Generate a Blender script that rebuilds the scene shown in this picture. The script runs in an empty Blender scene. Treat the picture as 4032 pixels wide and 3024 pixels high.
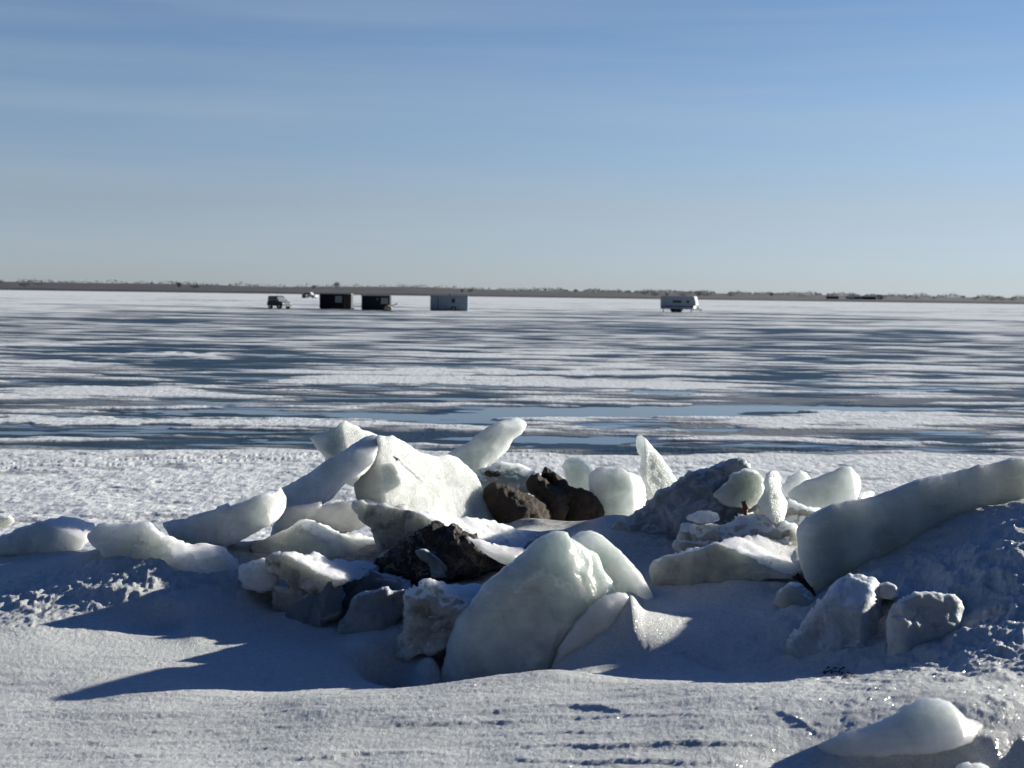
import bpy, math, random
import numpy as np
from mathutils import Vector, Matrix
from mathutils.geometry import delaunay_2d_cdt

random.seed(7)
RNG = np.random.default_rng(7)
scene = bpy.context.scene
COL = scene.collection

# ------------------------------------------------------------------ camera
F = 5376.0            # focal length in photo pixels (48 mm equivalent)
H = 2.6               # eye height above the lake ice
PITCH = math.atan(362.0 / F)
ROLL = math.radians(0.80)
cf = np.array([0, math.cos(PITCH), -math.sin(PITCH)])
u0 = np.array([0, math.sin(PITCH), math.cos(PITCH)])
r0 = np.array([1.0, 0, 0])
cr = r0 * math.cos(ROLL) + u0 * math.sin(ROLL)
cu = -r0 * math.sin(ROLL) + u0 * math.cos(ROLL)
CAM = np.array([0, 0, H])


def rays(px, py):
    px = np.asarray(px, float)[..., None]
    py = np.asarray(py, float)[..., None]
    v = (px - 2016) / F * cr - (py - 1512) / F * cu + cf
    return v / v[..., 1:2]          # scaled so that y == 1


def at(px, py, Y):
    return CAM + rays(px, py) * np.asarray(Y, float)[..., None]


def proj(P):
    d = P - CAM
    z = d @ cf
    return 2016 + F * (d @ cr) / z, 1512 - F * (d @ cu) / z


def on_lake(px, py):
    r = rays(px, py)
    return CAM + r * (-H / r[2])


# ------------------------------------------------------------------ noise
_perm = RNG.permutation(256)
_perm = np.concatenate([_perm, _perm, _perm])
_g3 = RNG.normal(size=(256, 3))
_g3 /= np.linalg.norm(_g3, axis=1, keepdims=True)


def perlin(x, y, z=0.0):
    x = np.asarray(x, float); y = np.asarray(y, float)
    z = np.broadcast_to(np.asarray(z, float), x.shape)
    xi = np.floor(x).astype(int); yi = np.floor(y).astype(int); zi = np.floor(z).astype(int)
    xf = x - xi; yf = y - yi; zf = z - zi
    xi &= 255; yi &= 255; zi &= 255
    u = xf * xf * xf * (xf * (xf * 6 - 15) + 10)
    v = yf * yf * yf * (yf * (yf * 6 - 15) + 10)
    w = zf * zf * zf * (zf * (zf * 6 - 15) + 10)

    def g(dx, dy, dz):
        h = _perm[_perm[_perm[(xi + dx) & 255] + ((yi + dy) & 255)] + ((zi + dz) & 255)]
        G = _g3[h]
        return G[..., 0] * (xf - dx) + G[..., 1] * (yf - dy) + G[..., 2] * (zf - dz)

    def L(a, b, t):
        return a + t * (b - a)
    return L(L(L(g(0, 0, 0), g(1, 0, 0), u), L(g(0, 1, 0), g(1, 1, 0), u), v),
             L(L(g(0, 0, 1), g(1, 0, 1), u), L(g(0, 1, 1), g(1, 1, 1), u), v), w)


def fbm(x, y, z=0.0, o=4, gain=0.5):
    s = 0; a = 1.0; f = 1.0
    for k in range(o):
        s = s + a * perlin(x * f + 17.3 * k, y * f + 5.1 * k, np.asarray(z) * f + 9.7 * k)
        a *= gain; f *= 2.03
    return s


def billow(x, y, z=0.0, o=4, gain=0.5):
    s = 0; a = 1.0; f = 1.0
    for k in range(o):
        s = s + a * (0.35 - np.abs(perlin(x * f + 31.3 * k, y * f + 8.1 * k, np.asarray(z) * f + 3.7 * k)))
        a *= gain; f *= 2.07
    return s


def sstep(a, b, x):
    t = np.clip((x - a) / (b - a), 0, 1)
    return t * t * (3 - 2 * t)


# ------------------------------------------------------------------ tagging
def tag(o, label=None, cat=None, group=None, kind=None):
    if label: o['label'] = label
    if cat: o['category'] = cat
    if group: o['group'] = group
    if kind: o['kind'] = kind
    return o


def link(name, me, parent=None, loc=None):
    o = bpy.data.objects.new(name, me)
    COL.objects.link(o)
    if parent is not None: o.parent = parent
    if loc is not None: o.location = loc
    return o


def np_mesh(name, V, faces, mat, smooth=True):
    """faces: int array (n,3) or (n,4)"""
    me = bpy.data.meshes.new(name)
    V = np.asarray(V, np.float32); faces = np.asarray(faces, np.int32)
    k = faces.shape[1]
    me.vertices.add(len(V)); me.vertices.foreach_set('co', V.ravel())
    me.loops.add(faces.size); me.loops.foreach_set('vertex_index', faces.ravel())
    me.polygons.add(len(faces))
    me.polygons.foreach_set('loop_start', np.arange(0, faces.size, k, dtype=np.int32))
    me.polygons.foreach_set('loop_total', np.full(len(faces), k, np.int32))
    me.update(calc_edges=True)
    me.polygons.foreach_set('use_smooth', np.full(len(faces), smooth, bool))
    me.materials.append(mat)
    me.validate()
    return me


def vnormals(V, faces):
    N = np.zeros_like(V)
    a, b, c = V[faces[:, 0]], V[faces[:, 1]], V[faces[:, 2]]
    fn = np.cross(b - a, c - a)
    for k in range(3):
        np.add.at(N, faces[:, k], fn)
    return N / (np.linalg.norm(N, axis=1, keepdims=True) + 1e-12)


# ------------------------------------------------------------------ materials
class NT:
    def __init__(self, name):
        self.m = bpy.data.materials.new(name); self.m.use_nodes = True
        self.t = self.m.node_tree; self.b = self.t.nodes['Principled BSDF']
        self.tc = None

    def n(self, typ, **kw):
        nd = self.t.nodes.new(typ)
        for k, v in kw.items():
            if hasattr(nd, k): setattr(nd, k, v)
            else: nd.inputs[k.replace('_', ' ')].default_value = v
        return nd

    def l(self, a, b): self.t.links.new(a, b)

    def coord(self, scale=(1, 1, 1), which='Object'):
        tc = self.n('ShaderNodeTexCoord'); mp = self.n('ShaderNodeMapping')
        mp.inputs['Scale'].default_value = scale
        self.l(tc.outputs[which], mp.inputs['Vector'])
        return mp.outputs[0]

    def noise(self, vec, scale, detail=4, rough=0.55, dist=0.0):
        nd = self.n('ShaderNodeTexNoise')
        nd.inputs['Scale'].default_value = scale; nd.inputs['Detail'].default_value = detail
        nd.inputs['Roughness'].default_value = rough; nd.inputs['Distortion'].default_value = dist
        self.l(vec, nd.inputs['Vector'])
        return nd.outputs['Fac']

    def ramp(self, fac, stops):
        nd = self.n('ShaderNodeValToRGB')
        e = nd.color_ramp.elements
        while len(e) < len(stops): e.new(0.5)
        for el, (p, c) in zip(e, stops):
            el.position = p
            el.color = (c, c, c, 1) if isinstance(c, (int, float)) else (*c, 1)
        self.l(fac, nd.inputs[0])
        return nd.outputs[0]

    def mix(self, fac, a, b):
        nd = self.n('ShaderNodeMix', data_type='RGBA')
        for sock, v in ((nd.inputs['Factor'], fac), (nd.inputs['A'], a), (nd.inputs['B'], b)):
            pass
        ins = [s for s in nd.inputs if s.enabled]
        f_, a_, b_ = ins[0], ins[1], ins[2]
        for s, v in ((f_, fac), (a_, a), (b_, b)):
            if isinstance(v, (int, float)): s.default_value = v
            elif isinstance(v, tuple): s.default_value = (*v, 1)
            else: self.l(v, s)
        return [s for s in nd.outputs if s.enabled][0]

    def math(self, op, a, b=0.0, clamp=False):
        nd = self.n('ShaderNodeMath', operation=op, use_clamp=clamp)
        for s, v in ((nd.inputs[0], a), (nd.inputs[1], b)):
            if isinstance(v, (int, float)): s.default_value = v
            else: self.l(v, s)
        return nd.outputs[0]

    def bump(self, h, strength=0.5, dist=0.01, prev=None):
        nd = self.n('ShaderNodeBump'); nd.inputs['Strength'].default_value = strength
        nd.inputs['Distance'].default_value = dist
        self.l(h, nd.inputs['Height'])
        if prev is not None: self.l(prev, nd.inputs['Normal'])
        return nd.outputs[0]

    def set(self, **kw):
        for k, v in kw.items():
            s = self.b.inputs[k.replace('_', ' ')]
            if hasattr(v, 'is_linked'): self.l(v, s)
            elif isinstance(v, tuple) and len(v) == 3 and s.type == 'RGBA': s.default_value = (*v, 1)
            else: s.default_value = v
        return self.m


def up_mask(t, lo, hi, vec, nscale, amt):
    g = t.n('ShaderNodeNewGeometry'); sx = t.n('ShaderNodeSeparateXYZ')
    t.l(g.outputs['Normal'], sx.inputs[0])
    nz = t.math('ADD', sx.outputs['Z'], t.math('MULTIPLY', t.math('SUBTRACT', t.noise(vec, nscale, 5), 0.5), amt))
    mr = t.n('ShaderNodeMapRange', interpolation_type='SMOOTHSTEP')
    mr.inputs['From Min'].default_value = lo; mr.inputs['From Max'].default_value = hi
    t.l(nz, mr.inputs['Value'])
    return mr.outputs[0]


def ice_material(name, col=(0.78, 0.84, 0.84), radius=0.10, snow=0.0, dirt=0.0, rough=0.28, bump=0.5,
                 crystal=0.0, sss=1.0, snowcol=(0.84, 0.86, 0.87)):
    t = NT(name); v = t.coord()
    big = t.noise(v, 3.5, 5, 0.6); fine = t.noise(v, 60, 5, 0.6); mid = t.noise(v, 14, 5, 0.6, 0.6)
    c = t.mix(t.ramp(big, [(0.35, 0.0), (0.68, 1.0)]), tuple(x * 0.74 for x in col), tuple(min(x * 1.07, .93) for x in col))
    c = t.mix(t.ramp(t.noise(t.coord((1.0, 1.0, 5.0)), 4.0, 6, 0.7, 1.2), [(0.55, 0.0), (0.72, 0.55)]), c, tuple(min(x * 1.15, .94) for x in col))
    # healed fracture planes
    wv = t.n('ShaderNodeVectorMath', operation='ADD'); nz_ = t.n('ShaderNodeTexNoise'); nz_.inputs['Scale'].default_value = 3.0; nz_.inputs['Detail'].default_value = 4
    t.l(v, nz_.inputs['Vector']); sc_ = t.n('ShaderNodeVectorMath', operation='SCALE'); sc_.inputs['Scale'].default_value = .5
    t.l(nz_.outputs['Color'], sc_.inputs[0]); t.l(v, wv.inputs[0]); t.l(sc_.outputs[0], wv.inputs[1])
    ve = t.n('ShaderNodeTexVoronoi'); ve.feature = 'DISTANCE_TO_EDGE'; ve.inputs['Scale'].default_value = 2.6
    t.l(wv.outputs[0], ve.inputs['Vector'])
    ck = t.math('MULTIPLY', t.ramp(ve.outputs['Distance'], [(0.0, 1.0), (0.022, 0.0)]), t.ramp(t.noise(v, 4.0, 3), [(.47, 0.0), (.62, .38)]))
    c = t.mix(ck, c, (0.93, 0.94, 0.93))
    # tiny trapped grit
    vo = t.n('ShaderNodeTexVoronoi'); vo.inputs['Scale'].default_value = 9.0
    t.l(v, vo.inputs['Vector'])
    grit = t.ramp(vo.outputs['Distance'], [(0.03, 1.0), (0.055, 0.0)])
    gm = t.math('MULTIPLY', grit, t.ramp(t.noise(v, 2.2, 2), [(0.55, 0.0), (0.6, 1.0)]))
    c = t.mix(gm, c, (0.12, 0.10, 0.08))
    r = rough
    ssw = sss
    if dirt:
        dm = t.ramp(t.noise(v, 6, 7, 0.68, 0.8), [(0.62 - 0.22 * dirt, 0.0), (0.80 - 0.22 * dirt, 1.0)])
        c = t.mix(t.math('MULTIPLY', dm, min(1.0, 0.35 + dirt * 0.6)), c, (0.13, 0.105, 0.08))
        dm2 = t.ramp(t.noise(v, 45, 4, 0.7), [(0.66, 0.0), (0.71, 1.0)])
        c = t.mix(t.math('MULTIPLY', dm2, min(1.0, dirt)), c, (0.05, 0.042, 0.035))
    if snow:
        sm = up_mask(t, 0.80 - 0.45 * snow, 0.95 - 0.42 * snow, v, 24, 0.5)
        c = t.mix(sm, c, snowcol)
        r = t.math('ADD', t.math('MULTIPLY', sm, 0.5), rough, True)
    n1 = t.bump(mid, 0.25 * bump, 0.03)
    n2 = t.bump(fine, 0.6 * bump, 0.008, n1)
    if crystal:
        v2 = t.n('ShaderNodeTexVoronoi'); v2.inputs['Scale'].default_value = 95.0
        t.l(v, v2.inputs['Vector'])
        sc = t.n('ShaderNodeSeparateColor'); t.l(v2.outputs['Color'], sc.inputs[0])
        n2 = t.bump(t.math('ADD', sc.outputs[0], t.math('MULTIPLY', v2.outputs['Distance'], 0.8)), crystal, 0.012, n2)
    t.set(Base_Color=c, Roughness=r, IOR=1.31, Normal=n2, Subsurface_Weight=ssw,
          Subsurface_Radius=(0.92, 1.0, 0.97), Subsurface_Scale=radius)
    t.b.subsurface_method = 'RANDOM_WALK'
    return t.m


def snow_material(name, attr=True):
    t = NT(name); v = t.coord()
    c = t.mix(t.ramp(t.noise(v, 1.3, 6, 0.6), [(0.35, 0.0), (0.7, 1.0)]), (0.72, 0.725, 0.70), (0.83, 0.835, 0.81))
    # fine grey grains in the wind packed crust
    c = t.mix(t.ramp(t.noise(v, 160, 3, 0.7), [(0.30, 0.7), (0.50, 0.0)]), c, (0.42, 0.42, 0.405))
    c = t.mix(t.ramp(t.noise(v, 42, 6, 0.75), [(0.36, 0.42), (0.58, 0.0)]), c, (0.45, 0.45, 0.435))
    if attr:
        at_ = t.n('ShaderNodeAttribute'); at_.attribute_name = 'dirt'
        dn = t.ramp(t.noise(v, 16, 8, 0.72, 0.6), [(0.36, 0.0), (0.66, 1.0)])
        dm = t.math('MULTIPLY', t.math('MULTIPLY', at_.outputs['Fac'], 1.5), dn, True)
        c = t.mix(dm, c, (0.11, 0.09, 0.07))
    n1 = t.bump(t.noise(v, 28, 5, 0.65), 0.35, 0.03)
    n2 = t.bump(t.noise(v, 120, 4, 0.7), 0.75, 0.010, n1)
    vo = t.n('ShaderNodeTexVoronoi'); vo.inputs['Scale'].default_value = 210.0
    t.l(v, vo.inputs['Vector'])
    sc = t.n('ShaderNodeSeparateColor'); t.l(vo.outputs['Color'], sc.inputs[0])
    n3 = t.bump(sc.outputs[0], 0.55, 0.006, n2)
    spark = t.ramp(sc.outputs[1], [(0.0, 0.14), (0.06, 0.2), (0.08, 0.62), (1.0, 0.7)])
    t.set(Base_Color=c, Roughness=spark, IOR=1.31, Normal=n3)
    # ice crystals lying at every angle: a thin glossy share whose facets tilt from cell to cell
    vc = t.n('ShaderNodeTexVoronoi'); vc.inputs['Scale'].default_value = 230.0
    t.l(v, vc.inputs['Vector'])
    sub = t.n('ShaderNodeVectorMath', operation='SUBTRACT'); sub.inputs[1].default_value = (.5, .5, .35)
    t.l(vc.outputs['Color'], sub.inputs[0])
    scl = t.n('ShaderNodeVectorMath', operation='SCALE'); scl.inputs['Scale'].default_value = 1.6
    t.l(sub.outputs[0], scl.inputs[0])
    gg = t.n('ShaderNodeNewGeometry'); ad = t.n('ShaderNodeVectorMath', operation='ADD')
    t.l(gg.outputs['Normal'], ad.inputs[0]); t.l(scl.outputs[0], ad.inputs[1])
    nm = t.n('ShaderNodeVectorMath', operation='NORMALIZE'); t.l(ad.outputs[0], nm.inputs[0])
    gl = t.n('ShaderNodeBsdfGlossy'); gl.inputs['Roughness'].default_value = .16
    t.l(nm.outputs[0], gl.inputs['Normal'])
    mx = t.n('ShaderNodeMixShader'); mx.inputs[0].default_value = .035
    t.l(t.b.outputs[0], mx.inputs[1]); t.l(gl.outputs[0], mx.inputs[2])
    t.l(mx.outputs[0], t.t.nodes['Material Output'].inputs['Surface'])
    return t.m


def rock_material(name, base=(0.16, 0.125, 0.095)):
    t = NT(name); v = t.coord()
    c = t.mix(t.ramp(t.noise(v, 5, 8, 0.65, 0.4), [(0.3, 0.0), (0.7, 1.0)]), tuple(x * .45 for x in base), base)
    c = t.mix(t.ramp(t.noise(v, 40, 5, 0.7), [(0.6, 0.0), (0.72, 1.0)]), c, tuple(min(1, x * 2.2) for x in base))
    n1 = t.bump(t.noise(v, 11, 8, 0.75, 0.5), 1.0, 0.10)
    n2 = t.bump(t.noise(v, 55, 6, 0.75), 1.0, 0.02, n1)
    return t.set(Base_Color=c, Roughness=0.8, Normal=n2)


def dirt_material(name):
    t = NT(name); v = t.coord()
    c = t.mix(t.ramp(t.noise(v, 12, 8, 0.7, 0.6), [(0.3, 0.0), (0.7, 1.0)]), (0.016, 0.013, 0.010), (0.115, 0.09, 0.068))
    fr = t.ramp(t.noise(v, 15, 7, 0.72, 1.2), [(0.51, 0.0), (0.60, 1.0)])
    c = t.mix(fr, c, (0.33, 0.30, 0.27))
    n1 = t.bump(t.noise(v, 18, 8, 0.75, 0.5), 1.0, 0.06)
    n2 = t.bump(t.noise(v, 80, 5, 0.75), 1.0, 0.012, n1)
    return t.set(Base_Color=c, Roughness=0.75, Normal=n2)


def paint(name, col, rough=0.5, metal=0.0, var=0.15, nscale=6.0, seams=None):
    t = NT(name); v = t.coord()
    c = t.mix(t.ramp(t.noise(v, nscale, 6, 0.65), [(0.3, 0.0), (0.7, 1.0)]), tuple(x * (1 - var) for x in col),
              tuple(min(1, x * (1 + var)) for x in col))
    nrm = t.bump(t.noise(v, 30, 4), 0.1, 0.01)
    if seams:
        w = t.n('ShaderNodeTexWave'); w.bands_direction = 'X'; w.inputs['Scale'].default_value = seams
        t.l(v, w.inputs['Vector'])
        nrm = t.bump(w.outputs['Fac'], 0.5, 0.02, nrm)
    return t.set(Base_Color=c, Roughness=rough, Metallic=metal, Normal=nrm)


M = {}
M['ice'] = ice_material('clear_ice', (0.84, 0.865, 0.83), 0.34, 0.0, 0.0, 0.22, 0.5)
M['ice_deep'] = ice_material('deep_clear_ice', (0.62, 0.66, 0.625), 0.34, 0.0, 0.0, 0.2, 0.6)
M['ice_bright'] = ice_material('frosted_ice', (0.78, 0.80, 0.77), 0.20, 0.25, 0.0, 0.34, 0.9, crystal=0.6)
M['ice_snowy'] = ice_material('snowy_ice', (0.78, 0.79, 0.735), 0.42, 0.30, 0.12, 0.32, 0.8)
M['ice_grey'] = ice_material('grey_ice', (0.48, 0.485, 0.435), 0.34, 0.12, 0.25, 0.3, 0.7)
M['ice_slab_grey'] = ice_material('snow_topped_grey_ice', (0.64, 0.65, 0.595), 0.42, 0.2, 0.1, 0.3, 0.6)
M['ice_dirty'] = ice_material('dirty_ice', (0.60, 0.575, 0.51), 0.20, 0.3, 0.65, 0.38, 0.9)
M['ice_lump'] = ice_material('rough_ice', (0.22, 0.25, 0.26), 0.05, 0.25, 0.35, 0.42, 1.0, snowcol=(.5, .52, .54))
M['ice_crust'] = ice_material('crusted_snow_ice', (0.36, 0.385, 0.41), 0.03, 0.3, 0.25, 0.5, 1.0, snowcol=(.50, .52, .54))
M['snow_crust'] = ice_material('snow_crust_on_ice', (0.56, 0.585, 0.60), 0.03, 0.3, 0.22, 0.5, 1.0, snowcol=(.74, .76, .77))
M['snow'] = snow_material('snow')
M['rock'] = rock_material('boulder_rock', (0.135, 0.10, 0.072))
M['rock_dark'] = rock_material('dark_rock', (0.055, 0.045, 0.038))
M['dirt'] = dirt_material('frozen_dirt')
M['rust'] = paint('rusty_steel', (0.10, 0.035, 0.018), 0.8, 0.2, 0.5, 60)
M['twig'] = paint('twig_bark', (0.05, 0.035, 0.025), 0.9)

# ------------------------------------------------------------------ control points of the snow bank
# (photo x, photo y, distance): measured points on the snow, interpolated with a thin plate spline
CP = [
    (-1500, 3024, 4.9), (0, 3024, 4.9), (1000, 3024, 4.85), (2000, 3024, 4.8), (3000, 3024, 4.75), (3470, 2935, 4.95), (3900, 2925, 4.92), (3500, 3045, 4.89), (4032, 3045, 4.85), (3500, 3200, 4.7), (4100, 3200, 4.65), (5400, 3000, 4.7),
    (-1200, 2850, 5.95), (0, 2850, 5.7), (1000, 2860, 5.6), (2000, 2840, 5.5), (3000, 2850, 5.15), (3350, 2850, 5.1), (3700, 2860, 5.05), (4032, 2840, 5.05),
    (-900, 2650, 6.7), (0, 2680, 6.5), (600, 2700, 6.4), (950, 2790, 5.95), (1300, 2760, 5.95), (1500, 2735, 6.0), (1750, 2693, 6.15), (2000, 2670, 6.2), (2200, 2645, 6.3),
    (1500, 2790, 7.3), (1800, 2780, 7.35), (2100, 2735, 7.35),
    (0, 2500, 7.25), (500, 2500, 7.4), (250, 2400, 7.8), (480, 2300, 8.1), (700, 2350, 8.0), (900, 2450, 7.7), (1000, 2360, 8.2),
    (1120, 2420, 8.2), (1240, 2425, 8.05), (1360, 2500, 7.75), (1490, 2470, 7.85), (1200, 2560, 7.3), (1100, 2680, 6.75), (1400, 2640, 7.15), (1550, 2600, 7.45), (1780, 2500, 7.6), (1700, 2600, 7.3),
    (1350, 2560, 7.4), (1480, 2590, 7.35),
    (0, 2250, 8.8), (110, 2215, 9.1), (300, 2190, 9.1), (250, 2260, 8.4), (500, 2200, 8.6), (800, 2260, 8.5), (-900, 2350, 8.5), (-900, 2150, 9.6),
    (900, 2140, 9.4), (1250, 2200, 9.0), (1450, 2210, 8.9), (1700, 2150, 9.3), (1900, 2160, 9.2), (1750, 2290, 8.4), (2000, 2250, 8.5),
    (2062, 2072, 9.9), (2107, 2048, 9.95), (2175, 2066, 9.9), (2279, 2088, 9.8), (2378, 2040, 9.8), (2441, 2056, 9.7), (2250, 2180, 9.1),
    (2350, 2430, 7.6), (2480, 2420, 7.6), (2560, 2350, 7.9), (2620, 2335, 8.1), (2800, 2275, 8.4), (3000, 2215, 8.6), (3120, 2180, 8.75), (2450, 2250, 8.6),
    (2225, 2622, 7.0), (2355, 2528, 7.05), (2440, 2462, 7.12), (2750, 2420, 7.5), (3000, 2330, 7.95), (3150, 2400, 7.6), (3100, 2500, 7.2), (2700, 2580, 6.9), (2500, 2660, 6.6), (2250, 2700, 6.1), (2440, 2570, 6.95), (2330, 2625, 6.85),
    (2700, 2710, 5.85), (3100, 2750, 5.5), (3500, 2765, 5.35), (3150, 2610, 6.85), (3350, 2620, 6.6), (3500, 2620, 6.5),
    (3300, 2330, 7.7), (3240, 2375, 7.72), (3150, 2330, 8.0), (3450, 2270, 7.65), (3600, 2270, 7.55), (3500, 2230, 7.82), (3700, 2130, 7.98), (3900, 2035, 8.12), (4032, 1985, 8.2), (4400, 1975, 8.4), (5300, 2100, 9.0),
    (3760, 2400, 7.0), (3900, 2210, 7.35), (4032, 2220, 7.2), (3800, 2500, 6.6), (4032, 2580, 6.2), (4032, 2740, 5.5), (4800, 2420, 6.9), (5000, 2640, 6.2),
]
CPW = np.array([at(*p) for p in CP])
# behind the pile the bank drops under the lake ice
for Xs, Yv, zz in [(-1, 11.0, .40), (0, 11.3, .52), (.35, 10.5, .72), (.8, 11.2, .55), (1.6, 10.6, .6), (2.6, 10.2, .55), (4.2, 10.2, .6), (-2.4, 10.6, .45), (-4.5, 10.8, .45), (6.5, 10.5, .6),
                   (2.2, 9.6, .72), (3.3, 9.8, .7), (4.5, 9.9, .75),
                   (-6, 12.3, -.02), (-3, 12.3, -.02), (-1, 12.6, -.02), (.5, 12.8, -.02), (2, 12.5, -.02), (4, 12.3, -.02), (7, 12.3, -.02),
                   (-6, 14, -.5), (-2, 14, -.5), (2, 14, -.5), (6, 14, -.5),
                   (-1.8, 2.5, .98), (0, 2.5, 1.0), (1.8, 2.5, 1.0)]:
    CPW = np.vstack([CPW, [Xs, Yv, zz]])


def tps_fit(P, z, lam=0.002):
    n = len(P)
    d = np.linalg.norm(P[:, None] - P[None], axis=2)
    K = np.where(d > 0, d * d * np.log(d + 1e-9), 0) + lam * np.eye(n)
    Q = np.hstack([np.ones((n, 1)), P])
    A = np.block([[K, Q], [Q.T, np.zeros((3, 3))]])
    return np.linalg.solve(A, np.concatenate([z, np.zeros(3)]))


TW = tps_fit(CPW[:, :2], CPW[:, 2])


def bank_base(X, Y):
    sh = X.shape; X = X.ravel(); Y = Y.ravel(); out = np.empty_like(X)
    for i in range(0, len(X), 40000):
        x = X[i:i + 40000]; y = Y[i:i + 40000]
        d2 = (x[:, None] - CPW[None, :, 0]) ** 2 + (y[:, None] - CPW[None, :, 1]) ** 2
        out[i:i + 40000] = (0.5 * d2 * np.log(d2 + 1e-12)) @ TW[:-3] + TW[-3] + TW[-2] * x + TW[-1] * y
    return out.reshape(sh)


def blob(px, py, cx, cy, sx, sy, ang=0.0):
    a = math.radians(ang)
    dx = (px - cx) * math.cos(a) + (py - cy) * math.sin(a); dy = -(px - cx) * math.sin(a) + (py - cy) * math.cos(a)
    return np.exp(-0.5 * ((dx / sx) ** 2 + (dy / sy) ** 2))


# ledges of wind packed snow: polylines in the photo (x, y ...), height in metres
LEDGES = [
    ([(1450, 2868), (1900, 2815), (2150, 2790), (2350, 2790), (2500, 2800)], .012),
    ([(1500, 2800), (1700, 2788), (1950, 2765), (2180, 2755)], .010),
    ([(2050, 2830), (2330, 2822), (2600, 2812), (2900, 2816)], .008),
    ([(1000, 3010), (1300, 2992), (1420, 2975), (1800, 2978)], .012),
    ([(1950, 2975), (2050, 2950), (2400, 2942), (2620, 2925), (2800, 2922), (3080, 2932)], .012),
    ([(1550, 2860), (1850, 2850), (2150, 2848)], .008),
    ([(1750, 2905), (2100, 2895), (2450, 2880)], .007),
    ([(500, 2895), (800, 2882), (1000, 2868), (1250, 2855)], .008),
    ([(350, 2935), (700, 2925), (1000, 2912)], .007),
    ([(2000, 3010), (2500, 2996), (3000, 2992)], .010),
    ([(100, 2990), (500, 2980), (900, 2965)], .007),
    ([(3050, 2800), (3150, 2840), (3230, 2900)], .012),
]


FILL = None
LUMP_V = []


def bank_height(X, Y):
    Z = bank_base(X, Y)
    P = np.stack([X, Y, Z], -1)
    px, py = proj(P)
    if FILL is not None:
        fx = np.clip((X + 5.5) / .02, 0, FILL.shape[1] - 2); fy = np.clip((Y - 4.5) / .02, 0, FILL.shape[0] - 2)
        ix = fx.astype(int); iy = fy.astype(int); tx = fx - ix; ty = fy - iy
        fl = (FILL[iy, ix] * (1 - tx) + FILL[iy, ix + 1] * tx) * (1 - ty) + (FILL[iy + 1, ix] * (1 - tx) + FILL[iy + 1, ix + 1] * tx) * ty
        Z = Z + fl * sstep(5.4, 6.2, Y) * (.036 + .035 * fbm(X * 4, Y * 4, 21.0, 3))
    # large soft drifts
    Z = Z + 0.030 * fbm(X * 0.9, Y * 1.1, 1.0, 3)
    fg = sstep(2450, 2700, py)
    # wind ripples on the open snow
    wr = fbm(X * 2.2 + 0.6 * Y, Y * 9.0 - 1.0 * X, 3.0, 4)
    Z = Z + fg * (0.010 * wr + 0.003 * fbm(X * 16, Y * 34, 7.0, 3))
    for line, hgt in LEDGES:
        lx = np.array([p[0] for p in line], float); ly = np.array([p[1] for p in line], float)
        yl = np.interp(px, lx, ly) + 9 * perlin(px / 130.0, np.full_like(px, ly[0] * .37)) + 4 * perlin(px / 34.0, np.full_like(px, ly[0] * .11))
        end = sstep(lx[0] - 60, lx[0] + 160, px) * (1 - sstep(lx[-1] - 160, lx[-1] + 60, px))
        end = end * (0.55 + 0.7 * np.clip(0.5 + perlin(px / 260.0, np.full_like(px, ly[0] * .23)), 0, 1))
        d = yl - py                                  # > 0 : farther than the ledge
        Z = Z + 0.85 * hgt * end * sstep(-5, 2, d) * np.exp(-np.clip(d, 0, None) / 26.0)
    # broken crust: rubble at the left, and on the right hand mound
    rub = (blob(px, py, 480, 2330, 330, 75, -5) + .8 * blob(px, py, 800, 2290, 260, 50, 8) + .5 * blob(px, py, 150, 2380, 130, 60)
           + .35 * blob(px, py, 1050, 2300, 120, 60))
    Z = Z + np.clip(rub, 0, 1) * ((.3 + 1.2 * np.clip(.5 + fbm(X * 1.7, Y * 2.2, 33.0, 2), 0, 1)) * 0.050 * billow(X * 5.0, Y * 5.0, 2.0, 5, .6) + .014 * fbm(X * 22, Y * 20, 4, 3))
    md = blob(px, py, 3700, 2330, 420, 190, -18) + .7 * blob(px, py, 3950, 2500, 220, 120)
    Z = Z + np.clip(md, 0, 1) * (0.085 * billow(X * 4.2, Y * 3.4, 6.0, 5, .58) + .010 * fbm(X * 18, Y * 18, 5, 3))
    br = .7 * blob(px, py, 3950, 2770, 140, 60)
    Z = Z + np.clip(br, 0, 1) * (0.022 * billow(X * 10, Y * 8, 8.0, 4, .6))
    # a hollow with a raised rim on the left, shallow dents
    Z = Z - 0.05 * blob(px, py, 650, 2445, 120, 26, -4) + 0.035 * blob(px, py, 770, 2445, 40, 40, 0) + 0.03 * blob(px, py, 620, 2370, 190, 18, 8)
    Z = Z - 0.03 * blob(px, py, 2800, 2610, 90, 14, 18)
    Z = Z + 0.09 * blob(px, py, 2480, 2425, 26, 40, -15) + 0.04 * blob(px, py, 2560, 2440, 120, 16, -6)
    Z = Z + 0.05 * blob(px, py, 3700, 2960, 330, 40, -6)
    # grain
    Z = Z + 0.0022 * perlin(X * 55, Y * 55, 2.0) + .002 * perlin(X * 105, Y * 105, 5.0)
    return Z, px, py


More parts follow.
